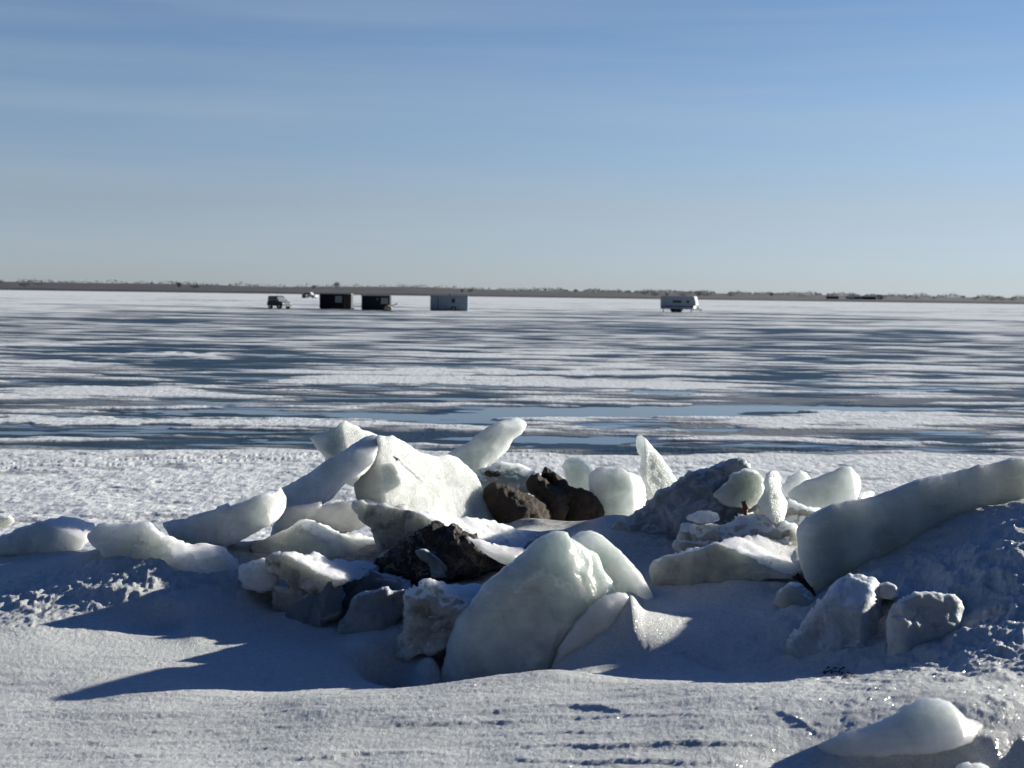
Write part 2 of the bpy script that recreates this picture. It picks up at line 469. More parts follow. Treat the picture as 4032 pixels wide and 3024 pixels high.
def make_bank():
    s = np.arange(-0.62, 0.6201, 0.00115)
    Y = 2.4 * np.power(1.0030, np.arange(0, int(math.log(14.2 / 2.4) / math.log(1.0030)) + 1))
    S, YY = np.meshgrid(s, Y)
    XX = S * YY
    Z, px, py = bank_height(XX, YY)
    V = np.stack([XX, YY, Z], -1).reshape(-1, 3)
    nr, nc = XX.shape
    idx = np.arange(nr * nc).reshape(nr, nc)
    Fq = np.stack([idx[:-1, :-1], idx[:-1, 1:], idx[1:, 1:], idx[1:, :-1]], -1).reshape(-1, 4)
    me = np_mesh('snow_ground', V, Fq, M['snow'])
    d = (0.9 * blob(px, py, 1720, 2260, 220, 60) + .5 * blob(px, py, 1420, 2260, 150, 40) + .8 * blob(px, py, 3130, 2050, 130, 60) + .6 * blob(px, py, 2750, 2120, 170, 70)
         + .28 * blob(px, py, 950, 2270, 200, 40) + .7 * blob(px, py, 2150, 2060, 120, 22) + .25 * blob(px, py, 3950, 2850, 160, 60) + .3 * blob(px, py, 600, 2060, 260, 25)
         + .12 * blob(px, py, 1000, 2900, 900, 60))
    a = me.attributes.new('dirt', 'FLOAT', 'POINT')
    a.data.foreach_set('value', np.clip(d, 0, 1).astype(np.float32).ravel())
    o = link('snow_ground', me)
    tag(o, kind='structure')
    return o




# ------------------------------------------------------------------ frozen lake
def lake_material():
    t = NT('lake_ice'); v = t.coord()
    a = t.n('ShaderNodeAttribute'); a.attribute_name = 'cover'
    sc = t.n('ShaderNodeSeparateColor'); t.l(a.outputs['Color'], sc.inputs[0])
    snow, slush, water = sc.outputs[0], sc.outputs[1], sc.outputs[2]
    ice = t.mix(t.ramp(t.noise(v, 0.6, 6, 0.6), [(0.3, 0.0), (0.7, 1.0)]), (0.016, 0.042, 0.066), (0.05, 0.088, 0.12))
    c = t.mix(slush, ice, (0.26, 0.255, 0.245))
    sn = t.mix(t.ramp(t.noise(v, 7, 6, 0.65), [(0.35, 0.0), (0.65, 1.0)]), (0.78, 0.795, 0.78), (0.92, 0.935, 0.915))
    c = t.mix(snow, c, sn)
    w1 = t.math('MULTIPLY', water, t.math('SUBTRACT', 1.0, snow), True)
    c = t.mix(w1, c, (0.05, 0.062, 0.066))
    mr = t.n('ShaderNodeMapRange'); mr.inputs['To Min'].default_value = 0.45; mr.inputs['To Max'].default_value = 0.02
    t.l(w1, mr.inputs['Value'])
    rgh = t.mix(snow, mr.outputs[0], (0.75, 0.75, 0.75))
    sp = t.n('ShaderNodeMapRange'); sp.inputs['To Min'].default_value = 0.10; sp.inputs['To Max'].default_value = 0.6
    t.l(w1, sp.inputs['Value'])
    bs = t.math('SUBTRACT', 1.0, w1)
    v2 = t.coord((1.0, 0.35, 1.0))
    bm = t.n('ShaderNodeBump'); bm.inputs['Distance'].default_value = 0.04
    t.l(t.math('MULTIPLY', bs, 0.6), bm.inputs['Strength']); t.l(t.noise(v2, 9, 6, 0.65), bm.inputs['Height'])
    return t.set(Base_Color=c, Roughness=rgh, Normal=bm.outputs[0], IOR=1.31, Specular_IOR_Level=sp.outputs[0])


# hand placed streaks seen in the photo: x, y, half width, half height, cover (s snow, w water, i bare ice, g slush), strength
STREAKS = [
    (2100, 1468, 1000, 9, 's', .7), (1500, 1500, 700, 12, 's', .5), (300, 1545, 420, 14, 's', .7), (2300, 1515, 600, 10, 's', .5), (800, 1665, 700, 14, 's', .7), (150, 1660, 300, 16, 's', .6),
    (2700, 1545, 600, 14, 'g', .5), (800, 1600, 900, 16, 'g', .6), (500, 1700, 500, 18, 'g', .5), (3400, 1580, 700, 14, 'g', .6), (2500, 1660, 500, 12, 'g', .5), (3300, 1655, 600, 18, 's', .45), (3000, 1700, 900, 22, 'g', .6),
    (2350, 1622, 520, 17, 'w', 1.1), (1750, 1640, 330, 9, 'w', .8), (3150, 1610, 600, 10, 'w', .9), (700, 1620, 350, 9, 'w', .8), (2050, 1735, 450, 16, 'w', .7), (1100, 1740, 200, 9, 'w', .7), (3500, 1540, 240, 8, 'w', .8),
    (2750, 1692, 200, 6, 'w', .7), (2600, 1545, 120, 6, 'w', .7), (250, 1770, 500, 18, 'i', 1.0), (900, 1705, 1000, 12, 'i', .5), (600, 1420, 500, 8, 'i', .4), (400, 1380, 500, 14, 'i', .35), (2900, 1480, 700, 12, 'i', .35),
    (1900, 1400, 400, 6, 's', .4), (700, 1395, 280, 6, 's', .6), (2500, 1390, 500, 6, 's', .4), (350, 1505, 350, 8, 'i', .4),
]


def make_lake():
    dy = np.concatenate([np.arange(1330, 620, -2.2), np.arange(620, 17, -1.4)])
    Y = H * F / dy
    s = np.arange(-0.66, 0.6601, 0.0011)
    S, YY = np.meshgrid(s, Y)
    XX = S * YY
    DY = np.repeat(dy[:, None], len(s), 1)
    px, py = proj(np.stack([XX, YY, np.zeros_like(XX)], -1))
    py0 = 1150 + DY
    rowstep = YY / DY * 1.5

    def fo(xs, ys, z, o):
        out = 0; a = 1.0; f = 1.0
        for k in range(o):
            att = np.clip((ys / f) / (1.6 * rowstep), 0.12, 1)
            out = out + a * att * perlin(XX / xs * f ** .82 + 13.1 * k, YY / ys * f + 4.7 * k, np.full_like(XX, z + k))
            a *= 0.62; f *= 2.1
        return out
    warp = 0.7 * fo(9, 6, 40.0, 2)
    XW = XX; n = .85 * fo(6.0, 1.9, 1.0, 6) + 0.35 * fo(28.0, 11.0, 5.0, 2) + .75 * fo(3.0, .85, 81.0, 4) + .10 * fo(1.4, .25, 121.0, 3) + .42 * fo(45.0, 14.0, 141.0, 3) * sstep(260, 90, DY)
    bias = np.interp(DY[:, 0], [17, 60, 90, 130, 200, 300, 420, 520, 600, 640, 660],
                     [.20, .14, .04, -.03, -.08, -.10, -.08, -.12, -.22, .1, 1.2])[:, None]
    near = sstep(618, 682, DY + 55 * fo(6, 3.5, 61.0, 4) + 26 * fo(1.6, .6, 71.0, 3) + 26 * sstep(2600, 3600, px) - 12 * np.sin(px / 900.0))
    sb = np.zeros_like(XX); wb = np.zeros_like(XX); gb = np.zeros_like(XX)
    pj = 10 * perlin(px / 160.0, py0 / 30.0, 3.0) + 5 * perlin(px / 50.0, py0 / 12.0, 9.0)
    for cx, cy, hw, hh, kd, st in STREAKS:
        cyv = cy + (px - cx) * 0.006 + pj
        # photo y -> without the roll
        g = st * np.exp(-np.abs((px - cx) / hw) ** 3 - np.abs((py - cyv) / hh) ** 2.4)
        if kd == 's': sb += g
        elif kd == 'w': wb += g; sb -= 1.3 * g; gb -= g
        elif kd == 'i': sb -= g; gb -= g * .8
        else: gb += g; sb -= .2 * g
    e = 0.15
    snow = sstep(-e, e, n + bias + sb)
    snow = np.maximum(snow, near)
    slush = sstep(-.26, .10, .25 * fo(1.1, .35, 131.0, 4) + n * .8 + .5 * fo(5.0, 2.6, 22.0, 4) + bias + gb + .6 * sb + 0.02)
    slush = np.maximum(slush, 0)
    dark = near * sstep(.10, .42, fbm(XX * 1.1, YY * 2.6, 44.0, 5, .6) - .10 + .25 * blob(px, py, 600, 2060, 500, 40) + .2 * blob(px, py, 300, 1850, 500, 20))
    snow = snow * (1 - .55 * dark)
    slush = np.clip(slush * np.interp(DY[:, 0], [60, 160, 350, 640], [.35, .45, .75, 1.0])[:, None], 0, 1)
    wn = fo(7.0, 2.4, 31.0, 4) + .35 * fo(1.6, .5, 91.0, 4) + np.interp(DY[:, 0], [100, 250, 350, 480, 580, 640], [-.5, -.30, -.16, -.06, -.06, -.3])[:, None]
    water = sstep(.04, .15, wn + wb * .8)
    water = np.clip(water * (1 - near), 0, 1)
    # relief
    rip = billow(XX * 1.9, YY * 3.3, 3.0, 4, .6)
    ra = np.clip(0.35 / rowstep, 0, 1)
    Z = snow * (0.016 + 0.012 * n) + slush * 0.010 + ra * (snow * (.6 + .1 * near)) * 0.032 * rip
    Z += near * 0.030 * fbm(XX * .7, YY * 1.2, 12.0, 3)
    Z += ra * near * .010 * fbm(XX * 5.5, YY * 10.0, 15.0, 3)
    # vehicle tracks pressed in the snow near the shore
    for (xa, ya, xb, yb, dep) in [(0, 1832, 1300, 1790, .05), (0, 1850, 1300, 1806, .04), (2000, 1800, 3300, 1775, .04), (2000, 1785, 3300, 1762, .03)]:
        yl = ya + (yb - ya) * (px - xa) / (xb - xa) + 5 * perlin(px / 200.0, np.full_like(px, ya))
        inn = sstep(xa - 300, xa + 80, px) * (1 - sstep(xb - 80, xb + 200, px))
        Z -= inn * dep * np.exp(-((py - yl) / 3.6) ** 2) * (.6 + .6 * perlin(px / 9.0, py / 40.0))
    V = np.stack([XX, YY, Z], -1).reshape(-1, 3)
    nr, nc = XX.shape
    idx = np.arange(nr * nc).reshape(nr, nc)
    Fq = np.stack([idx[:-1, :-1], idx[:-1, 1:], idx[1:, 1:], idx[1:, :-1]], -1).reshape(-1, 4)
    me = np_mesh('frozen_lake', V, Fq, lake_material())
    ca = me.color_attributes.new('cover', 'FLOAT_COLOR', 'POINT')
    cc = np.stack([snow, slush, water, np.ones_like(snow)], -1).astype(np.float32)
    ca.data.foreach_set('color', cc.ravel())
    o = link('frozen_lake', me)
    tag(o, kind='structure')


make_lake()

# ------------------------------------------------------------------ ice blocks, boulders, heaps
Z1 = lambda pts: [(u * .5425, 1700 + v * .5425) for u, v in pts]
Z2 = lambda pts: [(1000 + u * .5425, 1600 + v * .5425) for u, v in pts]
Z3 = lambda pts: [(2000 + u * .5425, 1600 + v * .5425) for u, v in pts]
Z4 = lambda pts: [(2832 + u * .5425, 1700 + v * .5425) for u, v in pts]
Z5 = lambda pts: [(1000 + u * .5568, 2100 + v * .5568) for u, v in pts]
Z6 = lambda pts: [(1700 + u * .4521, 2000 + v * .4521) for u, v in pts]
Z7 = lambda pts: [(3000 + u * .4966, 2200 + v * .4966) for u, v in pts]


def resample(pts, step, jit, seed, corner=0.6):
    P = np.array(pts, float)
    # one corner cutting pass, mixed with the original corners
    Q = []
    n = len(P)
    for i in range(n):
        a, b, c = P[i - 1], P[i], P[(i + 1) % n]
        k = 0.10
        Q += [b + (a - b) * k, b * corner + (1 - corner) * (b * .5 + (a + c) * .25) if False else b + ((a - b) + (c - b)) * k * .22, b + (c - b) * k]
    P = np.array(Q)
    out = []
    for i in range(len(P)):
        a, b = P[i], P[(i + 1) % len(P)]
        L = np.linalg.norm(b - a); m = max(1, int(round(L / step)))
        for k in range(m):
            out.append(a + (b - a) * k / m)
    P = np.array(out)
    # jagged outline
    N = np.roll(P, -1, 0) - np.roll(P, 1, 0)
    N = np.stack([N[:, 1], -N[:, 0]], 1); N /= np.linalg.norm(N, axis=1, keepdims=True) + 1e-9
    j = perlin(P[:, 0] / 45.0, P[:, 1] / 45.0, seed * 1.37) + .55 * perlin(P[:, 0] / 16.0, P[:, 1] / 16.0, seed * 2.1 + 5)
    return P + N * (j * jit)[:, None]


def poly_area(P):
    x, y = P[:, 0], P[:, 1]
    return 0.5 * np.sum(x * np.roll(y, -1) - np.roll(x, -1) * y)


def inside(P, x, y):
    c = np.zeros(x.shape, bool)
    for i in range(len(P)):
        x1, y1 = P[i]; x2, y2 = P[(i + 1) % len(P)]
        cond = ((y1 > y) != (y2 > y))
        with np.errstate(divide='ignore', invalid='ignore'):
            xi = (x2 - x1) * (y - y1) / (y2 - y1 + 1e-12) + x1
        c ^= cond & (x < xi)
    return c


def edge_dist(P, x, y):
    A = P; B = np.roll(P, -1, 0)
    out = np.full(x.shape, 1e9)
    for i in range(len(A)):
        ax, ay = A[i]; bx, by = B[i]
        dx, dy = bx - ax, by - ay
        t = np.clip(((x - ax) * dx + (y - ay) * dy) / (dx * dx + dy * dy + 1e-9), 0, 1)
        out = np.minimum(out, np.hypot(x - ax - t * dx, y - ay - t * dy))
    return out


SEED = [0]


def lump(name, label, cat, outline, d, planes, thick=.35, rf=22, rb=None, mat='ice', step=8, jit=5, noise=.018, nscale=4.0, fine=.004,
         ridged=0.0, k=.035, plates=None, chips=None, group='blocks of the ice shove on the shore', sub=None, parent=None, warp=0.0):
    """A closed solid. Its outline is given in photo pixels, its front is the upper hull of planes
    (normal, (x, y), distance), its sides are rounded over rf pixels and it is thick metres deep."""
    SEED[0] += 1; sd = SEED[0]
    if plates is None: plates = {'ice_snowy': .06, 'ice_dirty': .07, 'ice_crust': .06, 'snow_crust': .05, 'ice_lump': .10, 'ice_bright': .025, 'ice': .03, 'ice_grey': .05, 'rock': .05, 'rock_dark': .1}.get(mat, 0)
    P = resample(outline, step, jit, sd)
    if poly_area(P) < 0: P = P[::-1]
    ice_ = mat.startswith('ice') or mat == 'snow_crust'
    if ice_: rf = rf * .6; k = k * .4
    rb = rb or rf * 2.2
    if chips is None: chips = 2 if ice_ else (3 if mat.startswith('rock') else 0)
    x0, y0 = P.min(0); x1, y1 = P.max(0)
    gx, gy = np.meshgrid(np.arange(x0, x1, step), np.arange(y0, y1, step * .88))
    gx = gx + (np.arange(gx.shape[0]) % 2)[:, None] * step * .5
    gx = gx + RNG.uniform(-.15, .15, gx.shape) * step; gy = gy + RNG.uniform(-.15, .15, gy.shape) * step
    gx = gx.ravel(); gy = gy.ravel()
    ok = inside(P, gx, gy); gx = gx[ok]; gy = gy[ok]
    dd = edge_dist(P, gx, gy); ok = dd > step * .55
    gx = gx[ok]; gy = gy[ok]
    pts = [Vector(p) for p in P] + [Vector((a, b)) for a, b in zip(gx, gy)]
    nb = len(P)
    vs, es, fs, ov, oe, of = delaunay_2d_cdt(pts, [], [list(range(nb))], 1, 1e-4)
    V2 = np.array([(v.x, v.y) for v in vs])
    T = np.array([f for f in fs if len(f) == 3])
    dist = edge_dist(P, V2[:, 0], V2[:, 1])
    cnt = {}
    for f in T:
        for i in range(3):
            e = (f[i], f[(i + 1) % 3]); cnt[e] = cnt.get(e, 0) + 1
    bnd = set()
    for (a, b) in cnt:
        if (b, a) not in cnt: bnd.add(a); bnd.add(b)
    isb = np.zeros(len(V2), bool); isb[list(bnd)] = True
    dist[isb] = 0
    R = rays(V2[:, 0], V2[:, 1])
    D = None
    for n, (qx, qy), dq in planes:
        n = np.array(n, float); n /= np.linalg.norm(n)
        P0 = at(qx, qy, dq)
        den = np.minimum(R @ n, -0.06)
        t = (n @ (P0 - CAM)) / den
        D = t if D is None else 0.5 * (D + t + np.sqrt((D - t) ** 2 + k * k))
    mpp = d / F
    rc = np.random.default_rng(500 + sd); size = math.sqrt(abs(poly_area(P)))
    for _ in range(chips):
        i_ = rc.integers(len(P)); tg = P[(i_ + 2) % len(P)] - P[i_ - 2]; tg = tg / (np.linalg.norm(tg) + 1e-9)
        out = np.array([tg[1], -tg[0]])          # outline runs so that this points outwards
        if inside(P, np.array([P[i_][0] + out[0] * 3]), np.array([P[i_][1] + out[1] * 3]))[0]: out = -out
        q_ = P[i_] - out * size * rc.uniform(.04, .18)
        j_ = int(np.argmin(np.hypot(V2[:, 0] - q_[0], V2[:, 1] - q_[1])))
        nn = (cr * out[0] - cu * out[1]) * rc.uniform(.5, 1.5) - cf
        nn = nn / np.linalg.norm(nn); P0 = CAM + R[j_] * D[j_]
        t = (nn @ (P0 - CAM)) / np.minimum(R @ nn, -.06)
        D = 0.5 * (D + t + np.sqrt((D - t) ** 2 + (.35 * k) ** 2))
    D = np.minimum(D, D[dist > size * .05].mean() + 1.2 * thick if (dist > size * .05).any() else D)

    def circ(q):
        q = np.clip(q, 0, 1)
        return np.sqrt(np.clip(1 - (1 - q) ** 2, 0, 1))
    rnd = rf * mpp * 1.0
    Df = D + rnd * (1 - circ(dist / rf))
    Db = D + rnd + thick * circ(dist / rb) * (0.8 + 0.4 * perlin(V2[:, 0] / 120, V2[:, 1] / 120, sd * .7))
    VF = CAM + R * Df[:, None]
    inner = np.where(~isb)[0]
    remap = np.arange(len(V2)); remap[inner] = len(V2) + np.arange(len(inner))
    VB = CAM + R[inner] * Db[inner][:, None]
    V = np.vstack([VF, VB])
    # photo y points down, so a triangle wound one way in pixels faces the camera the other way
    a = T; tri = V[T]
    nrm = np.cross(tri[:, 1] - tri[:, 0], tri[:, 2] - tri[:, 0])
    flip = (np.einsum('ij,ij->i', nrm, tri[:, 0] - CAM) > 0)
    Tf = T.copy(); Tf[flip] = Tf[flip][:, ::-1]
    Tb = remap[Tf][:, ::-1]
    Fc = np.vstack([Tf, Tb])
    N = vnormals(V, Fc)
    q = V * nscale
    disp = noise * fbm(q[:, 0], q[:, 1], q[:, 2] + sd * 3.1, 4, .52)
    if ridged:
        disp = disp + ridged * billow(V[:, 0] * nscale * 1.6, V[:, 1] * nscale * 1.6, V[:, 2] * nscale * 1.1 + sd, 4, .55)
    if plates:
        lo_, hi_ = V.min(0), V.max(0); c_ = .15
        ns = int(min(500, max(12, np.prod((hi_ - lo_) / c_ + .6))))
        r_ = np.random.default_rng(1000 + sd); Sd_ = r_.uniform(lo_, hi_, (ns, 3)); G_ = r_.normal(size=(ns, 3)) * plates
        Vw = V + .03 * np.stack([fbm(V[:, 0] * 6, V[:, 1] * 6, V[:, 2] * 6 + a_, 2) for a_ in (1, 31, 61)], 1)
        for i_ in range(0, len(V), 4000):
            d2 = ((Vw[i_:i_ + 4000, None] - Sd_[None]) ** 2).sum(2); k_ = np.argmin(d2, 1)
            disp[i_:i_ + 4000] += np.einsum('ij,ij->i', Vw[i_:i_ + 4000] - Sd_[k_], G_[k_])
    if fine:
        disp = disp + fine * fbm(V[:, 0] * 26, V[:, 1] * 26, V[:, 2] * 26 + sd, 3)
    V = V + N * disp[:, None]
    LUMP_V.append(V)
    base = np.array([V[:, 0].mean(), V[:, 1].mean(), V[:, 2].min()])
    me = np_mesh(name, V - base, Fc, M[mat])
    o = link(name, me, parent, base)
    if parent is None: tag(o, label, cat, group)
    return o


SH = (-.25, -.92, .30)      # a face turned to the camera, away from the sun
LIT = (.78, -.50, .38)      # a face turned towards the sun

# --- left
lump('ice_slab', 'broad grey ice slab lying in the snow at the far left edge', 'ice slab',
     Z1([(-160, 780), (-40, 760), (20, 760), (100, 705), (250, 655), (400, 622), (600, 622), (690, 650), (705, 700), (655, 770), (570, 850), (450, 900), (340, 930), (200, 960), (100, 930), (-60, 900)]),
     9.6, [((-.2, -.85, .45), (200, 2120), 9.45), ((.25, -.12, .95), (250, 2060), 9.6)], .5, 20, mat='ice_snowy', noise=.03)
lump('ice_chunk', 'small pale ice chunk at the far left edge behind the broad grey slab', 'ice chunk',
     Z1([(-80, 640), (-20, 600), (30, 598), (70, 615), (110, 640), (60, 690), (-60, 700)]), 10.1, [(SH, (20, 2050), 10.0)], .25, 14, mat='ice_dirty')
lump('ice_ledge', 'long low snow-topped ice ledge sloping right across the left rubble', 'ice slab',
     Z1([(640, 760), (690, 690), (780, 672), (900, 664), (1000, 664), (1080, 680), (1150, 740), (1230, 775), (1300, 800), (1450, 800), (1600, 840), (1680, 900), (1750, 990), (1830, 1050), (1800, 1110), (1600, 1110), (1380, 1060), (1180, 1050), (1000, 1060), (880, 1020), (760, 900)]),
     8.6, [((-.2, -.75, .55), (600, 2200), 8.4), ((.5, -.15, .85), (720, 2105), 8.5), ((.45, -.25, .86), (850, 2150), 8.42), ((-.1, -.85, .5), (900, 2220), 8.35)], .45, 16, mat='ice_snowy', noise=.035, ridged=.02)
lump('ice_slab', 'rounded slab with a bright blunt end pointing up to the right, left of the pile', 'ice slab',
     Z1([(2030, 415), (2060, 480), (2062, 550), (2040, 610), (1960, 690), (1820, 760), (1640, 830), (1500, 850), (1350, 830), (1230, 760), (1180, 665), (1250, 640), (1450, 590), (1640, 540), (1800, 490), (1900, 450), (1980, 418)]),
     9.2, [((-.22, -.90, .1), (900, 2060), 8.95), ((.85, -.45, .3), (1062, 1990), 8.94)], .5, 12, mat='ice_snowy', noise=.018, k=.02)
# --- the central pile
lump('ice_slab', 'tilted pale slab with a pointed top at the back left of the pile', 'ice slab',
     Z2([(405, 225), (440, 205), (560, 170), (640, 115), (660, 104), (700, 120), (800, 172), (900, 215), (980, 300), (1000, 420), (800, 600), (640, 560), (520, 385), (460, 310), (408, 245)]),
     10.7, [((-.45, -.85, .25), (1300, 1740), 10.5), ((.7, -.6, .45), (1356, 1700), 10.48)], .38, 9, mat='ice_bright', jit=4, k=.015)
lump('ice_slab', 'long smooth slab leaning up to the right against the big frosted slab', 'ice slab',
     Z2([(180, 608), (300, 540), (450, 445), (620, 335), (720, 270), (810, 222), (868, 207), (902, 225), (908, 290), (870, 400), (760, 490), (650, 580), (560, 680), (420, 760), (225, 760), (190, 690)]),
     9.75, [((-.30, -.92, .20), (1270, 1880), 9.45), ((.80, -.5, .3), (1445, 1790), 9.46), ((0, -.3, .9), (1290, 1815), 9.52)], .42, 8, mat='ice', jit=3, noise=.012, k=.015)
lump('ice_slab', 'biggest frosted white slab with a broad sunlit face, middle of the pile', 'ice slab',
     Z2([(720, 560), (790, 490), (870, 405), (900, 300), (895, 215), (960, 222), (1005, 214), (1060, 240), (1150, 300), (1230, 345), (1290, 362), (1400, 345), (1480, 370), (1560, 430), (1620, 500), (1665, 600), (1690, 700), (1740, 790), (1780, 850), (1760, 900), (1600, 900), (1300, 880), (1080, 830), (850, 760), (760, 720)]),
     9.9, [((.70, -.56, .44), (1560, 1880), 9.75), ((-.55, -.78, .25), (1475, 1900), 9.68)], .5, 11, mat='ice_bright', jit=5, noise=.03, nscale=3.0, fine=.006, k=.02, chips=0)
lump('ice_slab', 'narrow fallen slab crossing the big frosted slab, snow along its top', 'ice slab',
     Z2([(1000, 355), (1060, 385), (1130, 430), (1200, 490), (1240, 530), (1225, 552), (1180, 520), (1100, 450), (1040, 400)]),
     9.6, [((.62, -.5, .6), (1610, 1850), 9.70)], .12, 8, mat='ice_snowy', jit=3, noise=.01)
lump('snow_clump', 'bright wet snow clump sliding down the face of the big frosted slab', 'snow clump',
     Z2([(1220, 590), (1300, 560), (1400, 590), (1500, 650), (1580, 700), (1640, 800), (1560, 830), (1420, 800), (1340, 740), (1250, 680)]),
     9.6, [((.70, -.54, .48), (1760, 1975), 10.06)], .12, 40, mat='ice_snowy', jit=7, noise=.03, ridged=.02)
lump('ice_slab', 'flat grey slab lying level under the long leaning slab', 'ice slab',
     Z2([(100, 980), (130, 870), (200, 790), (230, 725), (500, 710), (700, 690), (850, 670), (960, 643), (1060, 658), (1102, 690), (1100, 760), (960, 820), (780, 880), (700, 930), (500, 960), (300, 1000)]),
     9.6, [((-.25, -.92, .22), (1300, 2040), 9.3), ((.2, -.1, .95), (1400, 1985), 9.45)], .5, 9, mat='ice_snowy', jit=4, k=.015)
lump('ice_slab', 'low snowy slab with a ragged crest in front of the level grey slab', 'ice slab',
     Z2([(-30, 1010), (60, 970), (130, 955), (240, 915), (345, 850), (385, 845), (480, 850), (560, 890), (620, 915), (700, 932), (800, 940), (865, 960), (885, 990), (905, 1070), (880, 1130), (760, 1190), (560, 1190), (300, 1180), (60, 1130)]),
     9.1, [((.35, -.14, .92), (1270, 2110), 9.05), ((-.2, -.85, .4), (1270, 2165), 8.95)], .5, 12, mat='ice_snowy', noise=.035, ridged=.02)
hang = lump('ice_slab', 'overhanging slab with a dirty underside and an icicle above the dirt heap', 'ice slab',
     Z2([(718, 700), (800, 698), (900, 718), (1000, 735), (1130, 750), (1280, 770), (1400, 788), (1650, 808), (1780, 848), (1900, 888), (2040, 908), (2065, 940), (2000, 1000), (1900, 1060), (1700, 1030), (1530, 960), (1420, 960), (1300, 1010), (1200, 1040), (1080, 1030), (1000, 1080), (950, 1130), (905, 1120), (900, 1060), (880, 970), (850, 900), (780, 800), (725, 735)]),
     9.1, [((-.35, -.90, -.05), (1480, 2080), 8.85), ((.4, -.16, .9), (1850, 2075), 8.9)], .55, 12, mat='ice_dirty', noise=.03, fine=.007, k=.025, chips=0)
lump('icicle', None, None, Z2([(940, 1060), (1010, 1020), (1030, 1050), (1000, 1080), (960, 1085), (945, 1160), (925, 1185), (905, 1150), (915, 1080)]), 8.9,
     [(SH, (1520, 2190), 8.72)], .07, 8, mat='ice_grey', jit=1, step=6, noise=.004, parent=None)
ic = COL.objects[-1]; ic.parent = hang; ic.location = ic.location - hang.location
lump('ice_slab', 'jagged dirty grey slab standing in the snow left of the dirt heap', 'ice slab',
     Z2([(95, 1110), (150, 1080), (200, 1085), (280, 1055), (350, 1062), (440, 1055), (520, 1080), (560, 1110), (640, 1110), (680, 1135), (760, 1132), (880, 1150), (890, 1190), (760, 1260), (600, 1300), (480, 1380), (400, 1460), (330, 1560), (240, 1580), (160, 1570), (133, 1480), (128, 1370), (150, 1310), (250, 1312), (235, 1270), (180, 1222), (100, 1200)]),
     8.2, [((-.25, -.92, .2), (1180, 2290), 7.95), ((.3, -.15, .92), (1300, 2215), 8.12)], .4, 10, mat='ice_dirty', jit=8, noise=.03, fine=.008)
lump('snow_chunk', 'crumbly bright snow chunk wedged against the left of the jagged dirty slab', 'snow chunk',
     Z2([(-90, 1180), (-20, 1130), (60, 1105), (110, 1150), (150, 1205), (170, 1260), (160, 1310), (100, 1325), (20, 1330), (-70, 1290)]),
     8.3, [((.45, -.55, .75), (1060, 2250), 8.15), ((-.2, -.85, .5), (1080, 2290), 8.1)], .35, 16, mat='ice_snowy', jit=8, noise=.03, ridged=.035, fine=.012)
lump('dirt_heap', 'black frozen dirt heap with ice lumps in the middle of the pile', 'dirt heap',
     Z2([(885, 1160), (940, 1120), (1000, 1090), (1100, 1010), (1200, 980), (1240, 920), (1290, 880), (1350, 845), (1450, 850), (1530, 920), (1600, 1000), (1700, 1070), (1860, 1160), (1780, 1200), (1680, 1205), (1600, 1225), (1500, 1210), (1420, 1250), (1330, 1260), (1250, 1310), (1170, 1300), (1120, 1250), (980, 1205)]),
     8.5, [((-.2, -.75, .6), (1700, 2170), 8.35), ((.4, -.6, .7), (1850, 2170), 8.4)], .6, 26, mat='dirt', jit=12, noise=.07, nscale=6, ridged=.06, fine=.018, group='dirt and rocks in the ice shove')
lump('ice_bar', 'slim pale ice bar resting on the right of the black dirt heap', 'ice slab',
     Z2([(1525, 950), (1560, 945), (1650, 970), (1750, 995), (1850, 1015), (1920, 1030), (1975, 1020), (1960, 1060), (1900, 1120), (1860, 1150), (1800, 1140), (1700, 1090), (1600, 1010)]),
     8.35, [((.35, -.3, .88), (1920, 2150), 8.2)], .3, 14, mat='ice_snowy', jit=4, noise=.012)
lump('ice_chunk', 'dark glassy ice chunk stuck in the front of the dirt heap', 'ice chunk',
     Z2([(1170, 1050), (1240, 1040), (1330, 1090), (1400, 1140), (1430, 1180), (1400, 1240), (1290, 1250), (1260, 1150), (1200, 1110)]), 8.1,
     [((-.3, -.9, .3), (1700, 2220), 8.2)], .2, 12, mat='ice_lump', jit=4)
G2 = 'shaded ice lumps below the dirt heap'
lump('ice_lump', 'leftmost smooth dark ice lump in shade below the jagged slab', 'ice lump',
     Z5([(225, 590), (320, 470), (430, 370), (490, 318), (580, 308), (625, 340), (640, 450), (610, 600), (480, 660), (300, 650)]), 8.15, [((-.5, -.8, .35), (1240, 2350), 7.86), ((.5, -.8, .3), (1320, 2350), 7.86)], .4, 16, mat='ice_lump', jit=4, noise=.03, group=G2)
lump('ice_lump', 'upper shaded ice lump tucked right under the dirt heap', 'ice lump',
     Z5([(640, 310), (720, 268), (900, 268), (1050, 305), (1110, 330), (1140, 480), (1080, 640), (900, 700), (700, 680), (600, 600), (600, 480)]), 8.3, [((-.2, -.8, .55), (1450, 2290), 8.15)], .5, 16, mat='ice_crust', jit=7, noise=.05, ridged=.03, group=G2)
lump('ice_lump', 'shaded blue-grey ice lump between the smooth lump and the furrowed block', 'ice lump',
     Z5([(610, 750), (680, 560), (730, 480), (800, 420), (900, 393), (980, 408), (1080, 400), (1100, 470), (1060, 560), (1010, 640), (980, 720), (880, 780), (700, 800)]), 7.9, [((-.4, -.8, .45), (1460, 2400), 7.72), ((.3, -.9, .3), (1530, 2420), 7.75)], .45, 16, mat='ice_crust', jit=7, noise=.05, ridged=.035, group=G2)
